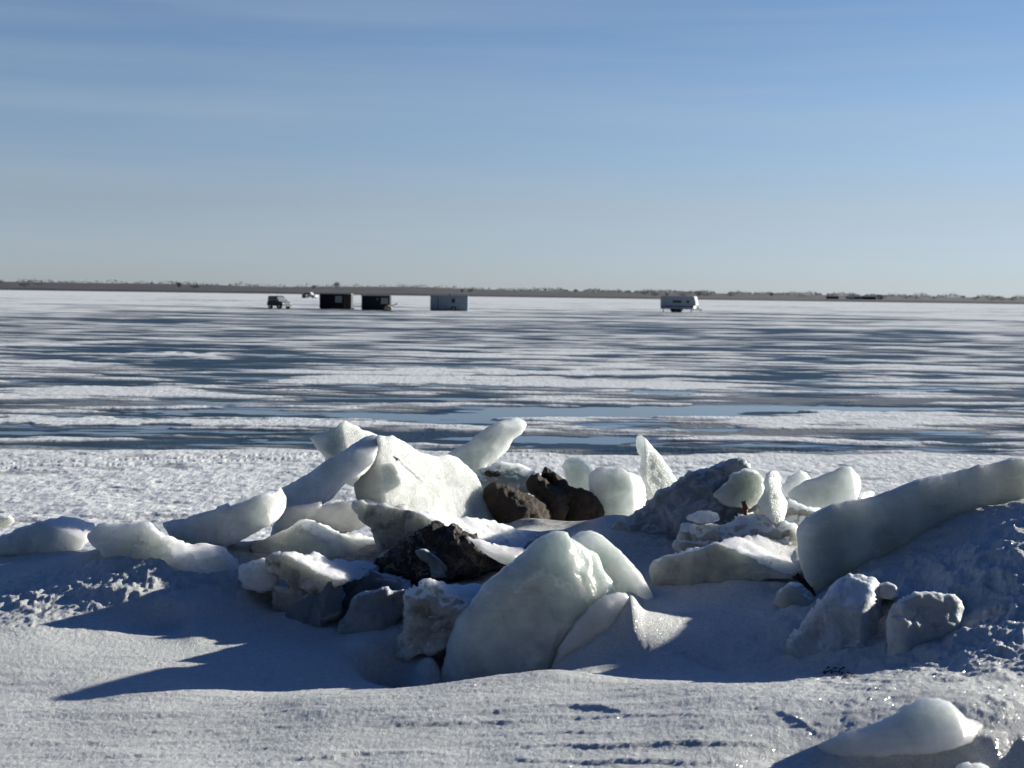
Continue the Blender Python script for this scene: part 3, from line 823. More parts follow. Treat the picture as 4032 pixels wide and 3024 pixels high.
lump('ice_block', 'furrowed dirty block in shade just left of the large front block', 'ice block',
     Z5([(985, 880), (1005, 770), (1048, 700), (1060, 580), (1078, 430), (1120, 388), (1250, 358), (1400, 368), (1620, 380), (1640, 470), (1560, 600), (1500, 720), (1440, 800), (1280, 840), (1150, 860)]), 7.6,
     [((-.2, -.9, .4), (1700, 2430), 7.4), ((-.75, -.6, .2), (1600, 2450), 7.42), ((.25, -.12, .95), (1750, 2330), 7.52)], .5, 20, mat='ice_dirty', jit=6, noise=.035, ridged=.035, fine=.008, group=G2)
# --- large front block
lump('ice_block', 'largest rounded translucent block standing at the front of the pile', 'ice block',
     Z6([(70, 1700), (75, 1580), (90, 1400), (130, 1200), (190, 1050), (260, 930), (340, 810), (430, 700), (510, 610), (600, 540), (700, 470), (770, 400), (820, 350), (900, 280), (1000, 240), (1070, 213), (1150, 218), (1250, 280), (1350, 330), (1440, 380), (1480, 450), (1510, 540), (1560, 600), (1600, 680), (1625, 760), (1500, 900), (1350, 1060), (1200, 1250), (1150, 1400), (1120, 1700)]),
     7.4, [((-.12, -.97, .22), (2040, 2450), 7.15), ((-.75, -.62, .25), (1800, 2500), 7.23), ((.55, -.70, .45), (2330, 2250), 7.25), ((.05, -.55, .83), (2200, 2125), 7.28), ((.35, -.92, -.1), (2300, 2450), 7.17)], .6, 24, mat='ice_deep', jit=4, noise=.026, nscale=3.4, fine=.003, k=.04, plates=.035, chips=3)
lump('ice_chunk', 'wedge of ice leaning on the lower right of the largest front block', 'ice chunk',
     Z6([(1020, 1500), (1060, 1330), (1130, 1180), (1250, 1010), (1370, 870), (1500, 765), (1620, 732), (1690, 740), (1732, 790), (1725, 850), (1690, 950), (1600, 1040), (1450, 1150), (1300, 1240), (1220, 1330), (1180, 1500)]),
     7.15, [((-.10, -.96, .24), (2300, 2450), 7.09), ((.55, -.8, .25), (2400, 2400), 7.10)], .3, 16, mat='ice', jit=4, noise=.015, k=.03)
lump('ice_slab', 'smooth curved slab behind and to the right of the largest front block', 'ice slab',
     Z6([(1200, 260), (1300, 205), (1390, 203), (1480, 238), (1600, 330), (1700, 430), (1780, 520), (1850, 620), (1920, 740), (1920, 860), (1750, 960), (1600, 900), (1400, 700), (1240, 400)]),
     7.8, [((-.15, -.95, .25), (2450, 2280), 7.85), ((.6, -.55, .55), (2400, 2130), 7.87)], .4, 26, mat='ice', jit=3, noise=.012, k=.04)
# --- boulders
GR = 'dirt and rocks in the ice shove'
lump('boulder', 'round brown boulder right beside the big frosted slab', 'boulder',
     Z2([(1670, 620), (1700, 590), (1740, 575), (1830, 572), (1920, 600), (2000, 650), (2080, 710), (2130, 770), (2142, 820), (2100, 880), (1990, 930), (1880, 940), (1780, 900), (1690, 780)]),
     10.4, [((-.3, -.9, .2), (2000, 2040), 10.2), ((.6, -.55, .6), (2060, 1980), 10.22)], .5, 60, mat='rock', jit=6, noise=.05, ridged=.008, fine=.012, k=.08, group=GR)
lump('boulder', 'narrow brown boulder leaning left between its two neighbours', 'boulder',
     Z3([(150, 565), (178, 500), (230, 488), (300, 530), (370, 570), (430, 640), (437, 690), (430, 760), (380, 860), (280, 820), (220, 700)]),
     10.8, [((-.35, -.9, .15), (2150, 1950), 10.55), ((.5, -.6, .6), (2190, 1910), 10.6)], .5, 40, mat='rock', jit=6, noise=.05, ridged=.008, fine=.012, k=.06, group=GR, chips=0)
lump('boulder', 'dark elongated boulder in front of the yellowish ice block', 'boulder',
     Z3([(250, 490), (278, 448), (330, 470), (400, 530), (480, 590), (560, 598), (640, 640), (690, 710), (717, 770), (690, 840), (620, 900), (540, 930), (420, 920), (360, 800), (340, 640)]),
     10.9, [((-.35, -.9, .1), (2280, 2000), 10.65), ((.5, -.6, .6), (2330, 1950), 10.7)], .5, 40, mat='rock', jit=6, noise=.05, ridged=.008, fine=.012, k=.06, group=GR, chips=0)
lump('rock', 'small dark rock frozen into the glassy sheet above the round boulder', 'rock',
     Z2([(1668, 480), (1690, 466), (1740, 468), (1795, 470), (1800, 495), (1780, 512), (1720, 512), (1680, 500)]), 10.9, [(SH, (1940, 1867), 10.72)], .1, 10, mat='rock_dark', jit=3, step=5, noise=.012, group=GR)
lump('ice_sheet', 'thin glassy grey sheet lying behind the round boulder', 'ice slab',
     Z2([(1590, 480), (1680, 450), (1740, 430), (1800, 418), (1900, 428), (2035, 470), (2010, 540), (1980, 640), (1800, 660), (1680, 620), (1620, 540)]),
     11.0, [((.0, -.6, .8), (1980, 1880), 10.95)], .3, 12, mat='ice_grey', jit=6, noise=.025, ridged=.015)
lump('ice_slab', 'finger-like slab leaning to the right with a snowy tip behind the pile', 'ice slab',
     Z2([(1400, 350), (1480, 300), (1550, 260), (1640, 195), (1700, 150), (1760, 115), (1800, 95), (1850, 92), (1900, 87), (1970, 95), (1982, 130), (1940, 200), (1885, 240), (1850, 320), (1780, 380), (1700, 425), (1660, 500), (1560, 520), (1460, 470)]),
     11.3, [((-.3, -.92, .2), (1880, 1760), 11.1), ((.5, -.75, -.2), (2000, 1770), 11.15), ((.3, -.2, .92), (1990, 1660), 11.15)], .38, 14, mat='ice', jit=4, noise=.018)
lump('ice_block', 'rounded pale block just left of the yellowish block behind the boulders', 'ice block',
     Z3([(388, 440), (420, 390), (470, 365), (520, 368), (580, 418), (620, 438), (660, 500), (640, 640), (520, 640), (420, 560)]),
     11.4, [((-.25, -.9, .3), (2270, 1850), 11.2), ((.4, -.5, .75), (2300, 1820), 11.25)], .4, 18, mat='ice', jit=5, noise=.02)
lump('ice_block', 'yellowish translucent block with a scalloped top behind the boulders', 'ice block',
     Z3([(590, 500), (650, 440), (690, 422), (750, 450), (800, 438), (860, 480), (930, 488), (970, 508), (1000, 590), (1006, 680), (975, 760), (960, 850), (800, 900), (700, 860), (640, 700), (590, 580)]),
     11.0, [((-.2, -.93, .25), (2420, 1920), 10.75), ((.7, -.6, .3), (2520, 1940), 10.8)], .4, 16, mat='ice', jit=7, noise=.03)
lump('ice_shard', 'tall pointed white fin of ice standing on the right of the pile', 'ice shard',
     Z3([(928, 250), (938, 215), (960, 206), (1010, 240), (1070, 310), (1130, 390), (1180, 460), (1230, 540), (1260, 600), (1200, 720), (1060, 760), (1000, 680), (980, 540), (950, 470), (965, 370), (933, 310)]),
     11.5, [((.45, -.83, .3), (2580, 1830), 11.3), ((-.8, -.5, .2), (2525, 1810), 11.3)], .22, 8, mat='ice_bright', jit=4, noise=.012, k=.015)
# --- right hand heap
GH = 'pieces of the dirty ice heap on the right'
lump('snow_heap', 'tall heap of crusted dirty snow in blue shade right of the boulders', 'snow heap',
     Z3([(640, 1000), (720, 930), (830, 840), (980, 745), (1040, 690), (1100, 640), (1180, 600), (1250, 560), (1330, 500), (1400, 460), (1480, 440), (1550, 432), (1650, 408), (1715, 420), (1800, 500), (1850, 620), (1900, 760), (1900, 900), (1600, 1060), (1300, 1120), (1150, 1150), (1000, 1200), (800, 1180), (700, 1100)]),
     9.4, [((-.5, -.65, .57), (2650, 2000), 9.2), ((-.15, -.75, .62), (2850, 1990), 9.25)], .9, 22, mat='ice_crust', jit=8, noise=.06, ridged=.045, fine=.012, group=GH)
lump('ice_block', 'smooth rounded brownish ice block at the top of the snow heap', 'ice block',
     Z3([(1480, 640), (1560, 560), (1640, 480), (1720, 448), (1800, 465), (1850, 530), (1860, 610), (1820, 700), (1740, 760), (1690, 740), (1560, 720)]),
     9.3, [((-.3, -.9, .3), (2900, 1920), 9.05)], .4, 36, mat='ice_grey', jit=4, noise=.02, group=GH)
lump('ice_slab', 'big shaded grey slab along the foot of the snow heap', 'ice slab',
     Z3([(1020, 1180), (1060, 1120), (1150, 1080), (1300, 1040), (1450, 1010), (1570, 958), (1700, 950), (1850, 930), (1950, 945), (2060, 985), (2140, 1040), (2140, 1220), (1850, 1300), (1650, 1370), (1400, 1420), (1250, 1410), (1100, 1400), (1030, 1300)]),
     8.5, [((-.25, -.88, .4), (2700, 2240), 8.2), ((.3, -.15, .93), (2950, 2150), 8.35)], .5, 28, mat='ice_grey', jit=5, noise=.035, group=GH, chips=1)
lump('ice_block', 'brown stained ice block above the shaded grey slab', 'ice block',
     Z3([(1200, 1020), (1270, 880), (1310, 862), (1420, 865), (1500, 860), (1600, 838), (1700, 780), (1850, 790), (1960, 860), (2060, 900), (2100, 960), (2040, 1040), (1850, 1060), (1570, 1080), (1300, 1110)]),
     8.9, [((-.15, -.75, .6), (2800, 2090), 8.72)], .5, 26, mat='ice_dirty', jit=8, noise=.05, ridged=.03, fine=.01, group=GH)
lump('ice_chunk', 'small flat lumpy ice disc on the front of the snow heap', 'ice chunk',
     Z3([(1285, 805), (1340, 775), (1450, 758), (1520, 778), (1535, 820), (1480, 850), (1380, 852), (1310, 832)]), 8.8, [((0, -.6, .8), (2770, 2035), 8.72)], .15, 14, mat='ice_snowy', jit=5, step=6, noise=.015, group=GH)
lump('ice_shard', 'upright bright shard of ice in front of the smooth rounded block', 'ice shard',
     Z3([(1870, 490), (1910, 463), (1960, 473), (1982, 520), (1982, 600), (2000, 640), (2032, 690), (2032, 760), (2005, 840), (1995, 910), (1955, 910), (1900, 825), (1850, 755), (1815, 700), (1850, 640), (1868, 570)]),
     9.0, [((-.4, -.85, .3), (3030, 1960), 8.8), ((.6, -.75, .25), (3060, 1980), 8.8)], .2, 12, mat='ice_bright', jit=4, noise=.012, group=GH)
lump('ice_slab', 'clean blue-grey slab lying on the brown bank behind the upright shard', 'ice slab',
     Z4([(490, 445), (600, 370), (700, 328), (800, 288), (900, 249), (960, 254), (988, 300), (1020, 328), (1032, 400), (1010, 480), (950, 540), (850, 590), (720, 600), (600, 570), (510, 520)]),
     9.9, [((-.2, -.93, .25), (3250, 1900), 9.7), ((.8, -.5, .3), (3375, 1900), 9.72)], .4, 14, mat='ice', jit=4, noise=.012, group=GH)
lump('ice_chunk', 'crumbly small ice chunk between the upright shard and the clean slab', 'ice chunk',
     Z4([(455, 385), (500, 330), (545, 300), (590, 268), (640, 298), (655, 345), (600, 420), (520, 470), (470, 440)]), 10.3, [((.1, -.7, .7), (3130, 1890), 10.2)], .25, 14, mat='ice_snowy', jit=7, noise=.03, group=GH)
lump('ice_chunk', 'tiny white ice chunk right of the clean slab', 'ice chunk',
     Z4([(1015, 450), (1060, 423), (1100, 425), (1135, 442), (1120, 500), (1050, 520), (1020, 490)]), 10.0, [((.3, -.3, .88), (3410, 1950), 9.9)], .15, 12, mat='ice_snowy', jit=5, step=6, group=GH)
lump('dirt_bank', 'brown gritty dirt bank under the clean slab beside the upright shard', 'dirt heap',
     Z4([(440, 560), (500, 490), (570, 535), (660, 555), (760, 560), (760, 640), (680, 760), (560, 830), (440, 800), (400, 700)]), 9.2, [((-.1, -.6, .8), (3150, 2060), 9.1)], .5, 20, mat='ice_dirty', jit=6, noise=.04, ridged=.03, fine=.012, group=GR)
# rusty scrap of metal
lump('metal_scrap', 'rusty square scrap of metal poking out of the snow heap', 'scrap',
     Z3([(1694, 690), (1704, 684), (1710, 690), (1724, 680), (1748, 742), (1736, 752), (1736, 790), (1708, 790)]), 8.6, [(SH, (2932, 1985), 8.7)], .04, 4, mat='rust', jit=1, step=4, noise=.003, fine=.001, group=GR)
# --- giant slab at the right
lump('ice_slab', 'giant tilted slab rising out of the frame at the right', 'ice slab',
     Z4([(566, 850), (570, 760), (578, 690), (640, 622), (740, 562), (830, 522), (950, 492), (1050, 488), (1130, 462), (1250, 420), (1380, 370), (1550, 330), (1700, 288), (1900, 230), (2100, 198), (2212, 188), (2330, 200), (2400, 260), (2440, 500), (2420, 900), (2300, 1100), (1800, 1200), (1300, 1300), (1000, 1400), (800, 1420), (740, 1280), (690, 1172), (620, 1080), (582, 1000)]),
     8.2, [((.37, -.92, .10), (3400, 2100), 8.0), ((-.8, -.55, .2), (3170, 2150), 7.84)], .55, 16, mat='ice_slab_grey', chips=0, jit=6, step=10, noise=.025, nscale=2.5, fine=.002, k=.06)
lump('rock', 'black rock in the gap under the left end of the giant slab', 'rock',
     Z4([(522, 1055), (560, 1005), (600, 1020), (680, 1130), (720, 1230), (690, 1245), (650, 1225), (600, 1190), (545, 1160), (600, 1130), (560, 1085)]), 7.9, [(SH, (3160, 2300), 7.66)], .2, 14, mat='rock_dark', jit=6, noise=.03, group=GR)
lump('ice_block', 'buried brownish ice block showing through snow below the black rock', 'ice block',
     Z4([(380, 1240), (430, 1150), (520, 1090), (600, 1110), (700, 1200), (760, 1270), (720, 1380), (620, 1400), (480, 1340)]), 7.6, [((-.25, -.8, .55), (3130, 2400), 7.48)], .4, 50, mat='ice_grey', jit=3, noise=.02)
GM = 'shaded lumps on the right hand snow mound'
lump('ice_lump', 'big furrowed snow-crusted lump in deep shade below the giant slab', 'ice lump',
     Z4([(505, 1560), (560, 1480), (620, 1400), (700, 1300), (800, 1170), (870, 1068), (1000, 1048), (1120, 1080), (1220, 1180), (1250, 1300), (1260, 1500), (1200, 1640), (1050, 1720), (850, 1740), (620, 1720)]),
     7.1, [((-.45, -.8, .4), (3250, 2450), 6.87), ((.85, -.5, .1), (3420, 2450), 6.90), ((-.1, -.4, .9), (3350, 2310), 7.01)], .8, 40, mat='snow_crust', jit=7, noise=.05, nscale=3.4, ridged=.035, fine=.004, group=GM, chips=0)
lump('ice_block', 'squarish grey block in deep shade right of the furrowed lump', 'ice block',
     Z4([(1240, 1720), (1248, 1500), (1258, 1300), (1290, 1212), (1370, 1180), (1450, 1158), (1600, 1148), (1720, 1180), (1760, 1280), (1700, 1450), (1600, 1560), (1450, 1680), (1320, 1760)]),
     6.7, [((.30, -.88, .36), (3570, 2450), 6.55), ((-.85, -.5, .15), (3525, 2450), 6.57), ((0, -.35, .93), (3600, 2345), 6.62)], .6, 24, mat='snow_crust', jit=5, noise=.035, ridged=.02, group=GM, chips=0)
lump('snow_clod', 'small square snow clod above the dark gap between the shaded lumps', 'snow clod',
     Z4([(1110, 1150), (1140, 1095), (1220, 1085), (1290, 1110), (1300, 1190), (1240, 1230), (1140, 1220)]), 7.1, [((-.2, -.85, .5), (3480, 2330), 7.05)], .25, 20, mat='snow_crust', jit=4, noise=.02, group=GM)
# --- near right foreground
lump('ice_chunk', 'blurred translucent chunk half buried in the near right foreground', 'ice chunk',
     Z7([(420, 1500), (560, 1420), (750, 1360), (920, 1290), (1080, 1210), (1220, 1130), (1320, 1105), (1400, 1098), (1480, 1125), (1560, 1200), (1650, 1270), (1760, 1320), (1700, 1420), (1400, 1520), (1000, 1560), (600, 1580)]),
     5.0, [((-.2, -.85, .5), (3600, 2850), 4.9), ((.6, -.5, .6), (3760, 2810), 4.92)], .35, 34, mat='ice', jit=5, noise=.02)
lump('ice_chunk', 'small grey nub of ice at the very bottom right corner', 'ice chunk',
     Z7([(1510, 1680), (1560, 1630), (1640, 1605), (1730, 1615), (1800, 1650), (1830, 1720), (1700, 1760), (1540, 1740)]), 4.75, [((.1, -.6, .8), (3830, 3015), 4.7)], .15, 22, mat='ice_snowy', jit=4, noise=.012)

# dry twig with buds on the snow
def tube(path, r):
    V = []; Fq = []
    n = 6
    for i, p in enumerate(path):
        p = np.array(p, float)
        a = np.array(path[min(i + 1, len(path) - 1)]) - np.array(path[max(i - 1, 0)])
        a = a / (np.linalg.norm(a) + 1e-9)
        s = np.cross(a, [0.3, 0.2, 1.0]); s /= np.linalg.norm(s) + 1e-9
        t_ = np.cross(a, s)
        rr = r * (1 - .6 * i / max(1, len(path) - 1))
        for k_ in range(n):
            an = 2 * math.pi * k_ / n
            V.append(p + rr * (math.cos(an) * s + math.sin(an) * t_))
    for i in range(len(path) - 1):
        for k_ in range(n):
            Fq.append((i * n + k_, i * n + (k_ + 1) % n, (i + 1) * n + (k_ + 1) % n, (i + 1) * n + k_))
    return V, Fq


def snow_fillets():
    n = int(11 / .02); m = int(8.5 / .02)
    G = np.zeros((m, n))
    for V in LUMP_V:
        gz = bank_base(V[:, 0], V[:, 1])
        ok = (V[:, 2] > gz - .06) & (V[:, 2] < gz + .10) & (V[:, 0] > -5.4) & (V[:, 0] < 5.4) & (V[:, 1] > 4.6) & (V[:, 1] < 12.8)
        ix = ((V[ok, 0] + 5.5) / .02).astype(int); iy = ((V[ok, 1] - 4.5) / .02).astype(int)
        G[iy, ix] = 1

    def box(A, r):
        for ax in (0, 1):
            c = np.cumsum(np.pad(A, [(r + 1, r) if k == ax else (0, 0) for k in (0, 1)]), axis=ax)
            A = (np.take(c, range(2 * r + 1, c.shape[ax]), ax) - np.take(c, range(0, c.shape[ax] - 2 * r - 1), ax)) / (2 * r + 1)
        return A
    B = np.clip(box(G, 2) * 3, 0, 1)
    B = box(box(B, 4), 4)
    return np.clip(B * 1.3, 0, 1)


FILL = snow_fillets()
make_bank()


def make_twig():
    VV = []; FF = []
    def add(path, r):
        V, Fq = tube(path, r); o = len(VV)
        VV.extend(V); FF.extend([tuple(i + o for i in f) for f in Fq])
    def g(px, py):
        p = np.array(at(px, py, 6.62)); Y = 6.62
        for _ in range(12):
            zz = float(bank_height(np.array([p[0]]), np.array([p[1]]))[0][0])
            r = rays(px, py); tt = (zz + .006 - H) / r[2]; p = CAM + r * tt
        return p
    main = [g(x, y) for x, y in [(3240, 2648), (3270, 2640), (3300, 2645), (3330, 2668)]]
    add(main, .004)
    rnd = random.Random(3)
    for (x, y) in [(3262, 2630), (3290, 2632), (3312, 2636), (3322, 2630), (3248, 2652), (3340, 2650), (3355, 2655), (3374, 2656), (3276, 2650), (3318, 2652)]:
        b = g(x, y); a = main[min(3, max(0, int((x - 3240) / 30)))]
        add([a, (np.array(a) + b) / 2 + np.array([0, 0, .006]), b], .0022)
        add([b + np.array([-.006, 0, 0]), b + np.array([0, 0, .004]), b + np.array([.007, 0, 0])], .006)
    V = np.array(VV); base = V.mean(0); base[2] = V[:, 2].min()
    o = link('twig', np_mesh('twig', V - base, np.array(FF), M['twig']), None, base)
    tag(o, 'dry budded twig lying on shaded snow below the furrowed lump', 'twig')


make_twig()


# ------------------------------------------------------------------ things on the far ice
class MB:
    def __init__(self): self.v = []; self.f = []

    def box(self, x0, x1, y0, y1, z0, z1):
        o = len(self.v)
        self.v += [(x, y, z) for z in (z0, z1) for y in (y0, y1) for x in (x0, x1)]
        for q in [(0, 2, 3, 1), (4, 5, 7, 6), (0, 1, 5, 4), (2, 6, 7, 3), (0, 4, 6, 2), (1, 3, 7, 5)]:
            self.f.append(tuple(i + o for i in q))
        return self

    def prism(self, prof, y0, y1, inset=None):
        """profile in x,z extruded along y"""
        o = len(self.v); n = len(prof)
        self.v += [(x, y0, z) for x, z in prof] + [(x, y1, z) for x, z in prof]
        self.f.append(tuple(o + i for i in range(n))); self.f.append(tuple(o + n + i for i in reversed(range(n))))
        for i in range(n):
            j = (i + 1) % n
            self.f.append((o + i, o + n + i, o + n + j, o + j))
        return self

    def cyl(self, cx, cz, r, y0, y1, n=20):
        return self.prism([(cx + r * math.cos(2 * math.pi * k / n), cz + r * math.sin(2 * math.pi * k / n)) for k in range(n)], y0, y1)

    def bar(self, a, b, r, n=8):
        a = Vector(a); b = Vector(b); d = (b - a).normalized()
        s = d.orthogonal().normalized(); t = d.cross(s); o = len(self.v)
        for p in (a, b):
            for k in range(n):
                an = 2 * math.pi * k / n
                self.v.append(tuple(p + r * (math.cos(an) * s + math.sin(an) * t)))
        for k in range(n):
            self.f.append((o + k, o + (k + 1) % n, o + n + (k + 1) % n, o + n + k))
        self.f.append(tuple(o + i for i in reversed(range(n)))); self.f.append(tuple(o + n + i for i in range(n)))
        return self

    def build(self, name, mat, parent=None, bevel=0.0):
        me = bpy.data.meshes.new(name)
        me.from_pydata(self.v, [], self.f); me.materials.append(mat)
        import bmesh
        bm = bmesh.new(); bm.from_mesh(me); bmesh.ops.recalc_face_normals(bm, faces=bm.faces)
        if bevel:
            bmesh.ops.bevel(bm, geom=list(bm.edges), offset=bevel, segments=2, profile=.6, affect='EDGES')
        bm.to_mesh(me); bm.free()
        return link(name, me, parent)


def thing(name, label, cat, px, py, rz=0.0, group=None, dist=None, z=0.0):
    p = on_lake(px, py) if dist is None else at(px, py, dist)
    o = link(name, None, None, (p[0], p[1], z if dist is None else p[2]))
    o.rotation_euler = (0, 0, rz)
    tag(o, label, cat, group)
    return o, float(p[1])


P_ = {
    'black': paint('black_siding', (0.006, 0.005, 0.005), .9, 0, .3, 6, 3.0),
    'brown': paint('brown_boards', (0.06, 0.05, 0.048), .8, 0, .3, 6, 5.0),
    'navy': paint('navy_siding', (0.006, 0.007, 0.018), .85, 0, .3, 6, 3.0),
    'grey': paint('pale_metal_siding', (0.22, 0.29, 0.36), .5, 0, .12, 3, 4.0),
    'white': paint('dimmed_white_panel', (0.52, 0.55, 0.58), .4, 0, .05, 3),  # white darkened to carry the shade on the trailer's near side
    'bright': paint('sunlit_white_panel', (0.85, 0.85, 0.84), .4, 0, .03),  # same white, brightened as if in sun
    'roof': paint('roof_tin', (0.20, 0.20, 0.21), .6, .3, .2),
    'dark': paint('dark_trim', (0.02, 0.02, 0.024), .6),
    'rubber': paint('rubber', (0.012, 0.012, 0.012), .85),
    'steel': paint('steel', (0.35, 0.35, 0.34), .4, .7),
    'tan': paint('tan_canvas', (0.42, 0.37, 0.30), .8),
    'stripe': paint('blue_stripe', (0.10, 0.14, 0.22), .5),
    'car': paint('dark_car_paint', (0.005, 0.006, 0.009), .6, 0, .1),
    'car_pale': paint('pale_car_finish', (0.30, 0.31, 0.31), .3, .4, .1),
    'curtain': paint('window_blind', (0.35, 0.42, 0.47), .6),
    'barn': paint('weathered_boards', (0.20, 0.17, 0.15), .85),
    'barn_white': paint('white_boards', (0.7, 0.7, 0.68), .7),
}
_g = NT('window_glass'); _g.set(Base_Color=(0.02, 0.03, 0.04), Roughness=.06, IOR=1.5); P_['glass'] = _g.m
_g = NT('pale_window'); _g.set(Base_Color=(0.22, 0.27, 0.30), Roughness=.15, IOR=1.5); P_['pane'] = _g.m
_g = NT('headlamp'); _g.set(Base_Color=(0.75, 0.76, 0.76), Roughness=.1, IOR=1.5); P_['lamp'] = _g.m


def window(parent, x0, x1, z0, z1, y, pane='pane'):
    f = MB()
    w = .05
    f.box(x0, x1, y - .04, y + .01, z1 - w, z1).box(x0, x1, y - .04, y + .01, z0, z0 + w).box(x0, x0 + w, y - .04, y + .01, z0 + w, z1 - w).box(x1 - w, x1, y - .04, y + .01, z0 + w, z1 - w)
    fr = f.build('window', P_['steel'], parent)
    MB().box(x0 + w, x1 - w, y - .02, y + .01, z0 + w, z1 - w).build('pane', P_[pane], fr)
    return fr


GS = 'ice fishing shacks and vehicles out on the lake'


def shack(label, px0, px1, ybase, h_px, wall, depth, rz=0.0, side=None):
    cx = (px0 + px1) / 2
    o, Y = thing('fishing_shack', label, 'fishing shack', cx, ybase, rz, GS)
    m = Y / F
    return o, (px1 - px0) * m, h_px * m, m


# black shack with a lighter side wall
o, w, h, m = shack('tall black fishing shack with one pale window and a brown side wall', 1263, 1385, 1217, 61, 'black', 2.4, math.radians(0))
w1 = w * .80
MB().box(-w / 2, -w / 2 + w1, -1.2, 1.4, .12, h - .1).build('wall', P_['black'], o)
MB().prism([(-w / 2 + w1 + .003, .12), (w / 2, .12), (w / 2, h - .14), (-w / 2 + w1 + .003, h - .1)], -.7, 1.4).build('porch', P_['brown'], o)
MB().box(-w / 2 - .08, w / 2 + .05, -1.3, 1.5, h - .1, h).build('roof', P_['roof'], o)
for y_ in (-1.1, 1.1): MB().box(-w / 2 + .1, w / 2 - .1, y_, y_ + .12, 0, .12).build('runner', P_['dark'], o)
window(o, -w / 2 + w1 * .63, -w / 2 + w1 * .90, h * .44, h * .84, -1.2)
MB().bar((w / 2, 0, .12), (w / 2 + .35, -.1, .14), .05).box(w / 2 + .1, w / 2 + .3, -.15, .1, .0, .16).build('hitch', P_['dark'], o)
# navy shack
o, w, h, m = shack('navy fishing shack with a pale window and a tow bar at its right', 1427, 1537, 1222, 59, 'navy', 2.2)
MB().box(-w / 2, w / 2, -1.1, 1.2, .1, h - .08).build('wall', P_['navy'], o)
MB().box(-w / 2 - .08, w / 2 + .06, -1.2, 1.3, h - .08, h).build('roof', P_['roof'], o)
for y_ in (-1.0, .9): MB().box(-w / 2 + .1, w / 2 - .1, y_, y_ + .1, 0, .1).build('runner', P_['dark'], o)
window(o, w * .20, w * .44, h * .44, h * .84, -1.1)
MB().cyl(w * .07, h * .75, .08, -1.16, -1.1).build('lamp', P_['steel'], o)
MB().bar((w / 2, -.6, h * .3), (w / 2 + .75, -.9, h * .42), .05).bar((w / 2 + .75, -.9, h * .42), (w / 2 + .95, -.9, h * .46), .09).build('tow_bar', P_['dark'], o)
s = o; p0 = on_lake(1535, 1224)
sl = link('gear_sled', None, None, (p0[0], p0[1] - 1.6, 0)); tag(sl, 'tan covered gear sled at the right corner of the navy shack', 'sled', GS)
MB().prism([(-.55, .08), (.35, .08), (.45, .3), (.3, .6), (-.1, .78), (-.5, .5)], -.35, .35).build('cover', P_['tan'], sl, .05)
for y_ in (-.3, .24): MB().box(-.6, .5, y_, y_ + .06, 0, .08).build('runner', P_['dark'], sl)
# pale metal shed
o, w, h, m = shack('wide pale metal fishing shack with a door and a wheel at its side', 1696, 1843, 1224, 60, 'grey', 2.4)
MB().box(-w / 2, w / 2, -1.2, 1.3, .1, h - .07).build('wall', P_['grey'], o)
MB().box(-w / 2 - .06, w / 2 + .06, -1.28, 1.38, h - .07, h).build('roof', P_['roof'], o)
MB().box(-w / 2 + .1, w / 2 - .1, -1.15, -1.05, 0, .1).build('runner', P_['dark'], o)
d = MB().box(-w * .49, -w * .30, -1.235, -1.2, .12, h - .2).build('door', P_['grey'], o)
MB().box(-w * .30, -w * .285, -1.26, -1.235, .12, h - .2).build('door_frame', P_['dark'], d)
window(o, w * .05, w * .17, h * .5, h * .84, -1.2, 'glass')
wh = MB().cyl(w * .12, .30, .30, -1.42, -1.22).build('wheel', P_['rubber'], o)
MB().cyl(w * .12, .30, .14, -1.44, -1.42).build('rim', P_['steel'], wh)
MB().box(-.06, .06, .9, 1.0, h, h + .25).build('stove_pipe', P_['dark'], o)

# caravan
o, Y = thing('travel_trailer', 'white travel trailer with a dark blue stripe and sloped bright front', 'trailer', 2672, 1229, math.radians(-17), GS)
m = Y / F
L = 132 * m; hh = 63 * m
prof = [(-L / 2 - .03, .45), (L / 2 - .25, .45), (L / 2 - .10, .95), (L / 2 + .22, 1.15), (L / 2 - .02, hh - .1), (L / 2 - .2, hh), (-L / 2 + .15, hh), (-L / 2 - .05, hh - .15)]
MB().prism(prof, -1.1, 1.1).build('body', P_['white'], o, .03)
MB().prism([(L / 2 - .24, .47), (L / 2 - .095, .95), (L / 2 + .225, 1.15), (L / 2 - .01, hh - .12), (L / 2 + .02, hh - .12), (L / 2 + .26, 1.14), (L / 2 - .06, .93), (L / 2 - .21, .47)], -1.06, 1.06).build('sunlit_front', P_['bright'], o)  # added face, brighter white paints the sunlight on the trailer front
MB().box(-L / 2 - .02, L / 2 - .16, -1.125, -1.1, .78, .93).build('stripe', P_['stripe'], o)
window(o, -L * .15, L * .13, hh * .57, hh * .74, -1.1, 'glass')
window(o, L * .26, L * .36, hh * .57, hh * .74, -1.1, 'glass')
wd = MB().prism([(L / 2 + .255, 1.28), (L / 2 + .12, hh - .34), (L / 2 + .07, hh - .34), (L / 2 + .2, 1.28)], -.8, .8).build('front_window', P_['lamp'], o)
MB().box(-L / 2 + .15, -L / 2 + .8, -1.125, -1.1, .5, hh - .35).build('door', P_['white'], o)
MB().box(-L * .22, L * .10, -1.08, 1.08, .22, .449).build('wheel_skirt', P_['dark'], o)
for x in (-L * .14, L * .02):
    for y in (-1.06, .86):
        wl = MB().cyl(x, .32, .32, y, y + .2).build('wheel', P_['rubber'], o)
        MB().cyl(x, .32, .15, y - .01, y).build('rim', P_['steel'], wl)
MB().bar((L / 2 - .3, -.5, .42), (L / 2 + .95, 0, .45), .05).bar((L / 2 - .3, .5, .42), (L / 2 + .95, 0, .45), .05).bar((L / 2 + .8, 0, .45), (L / 2 + .8, 0, 0), .04).build('tow_bar', P_['dark'], o)
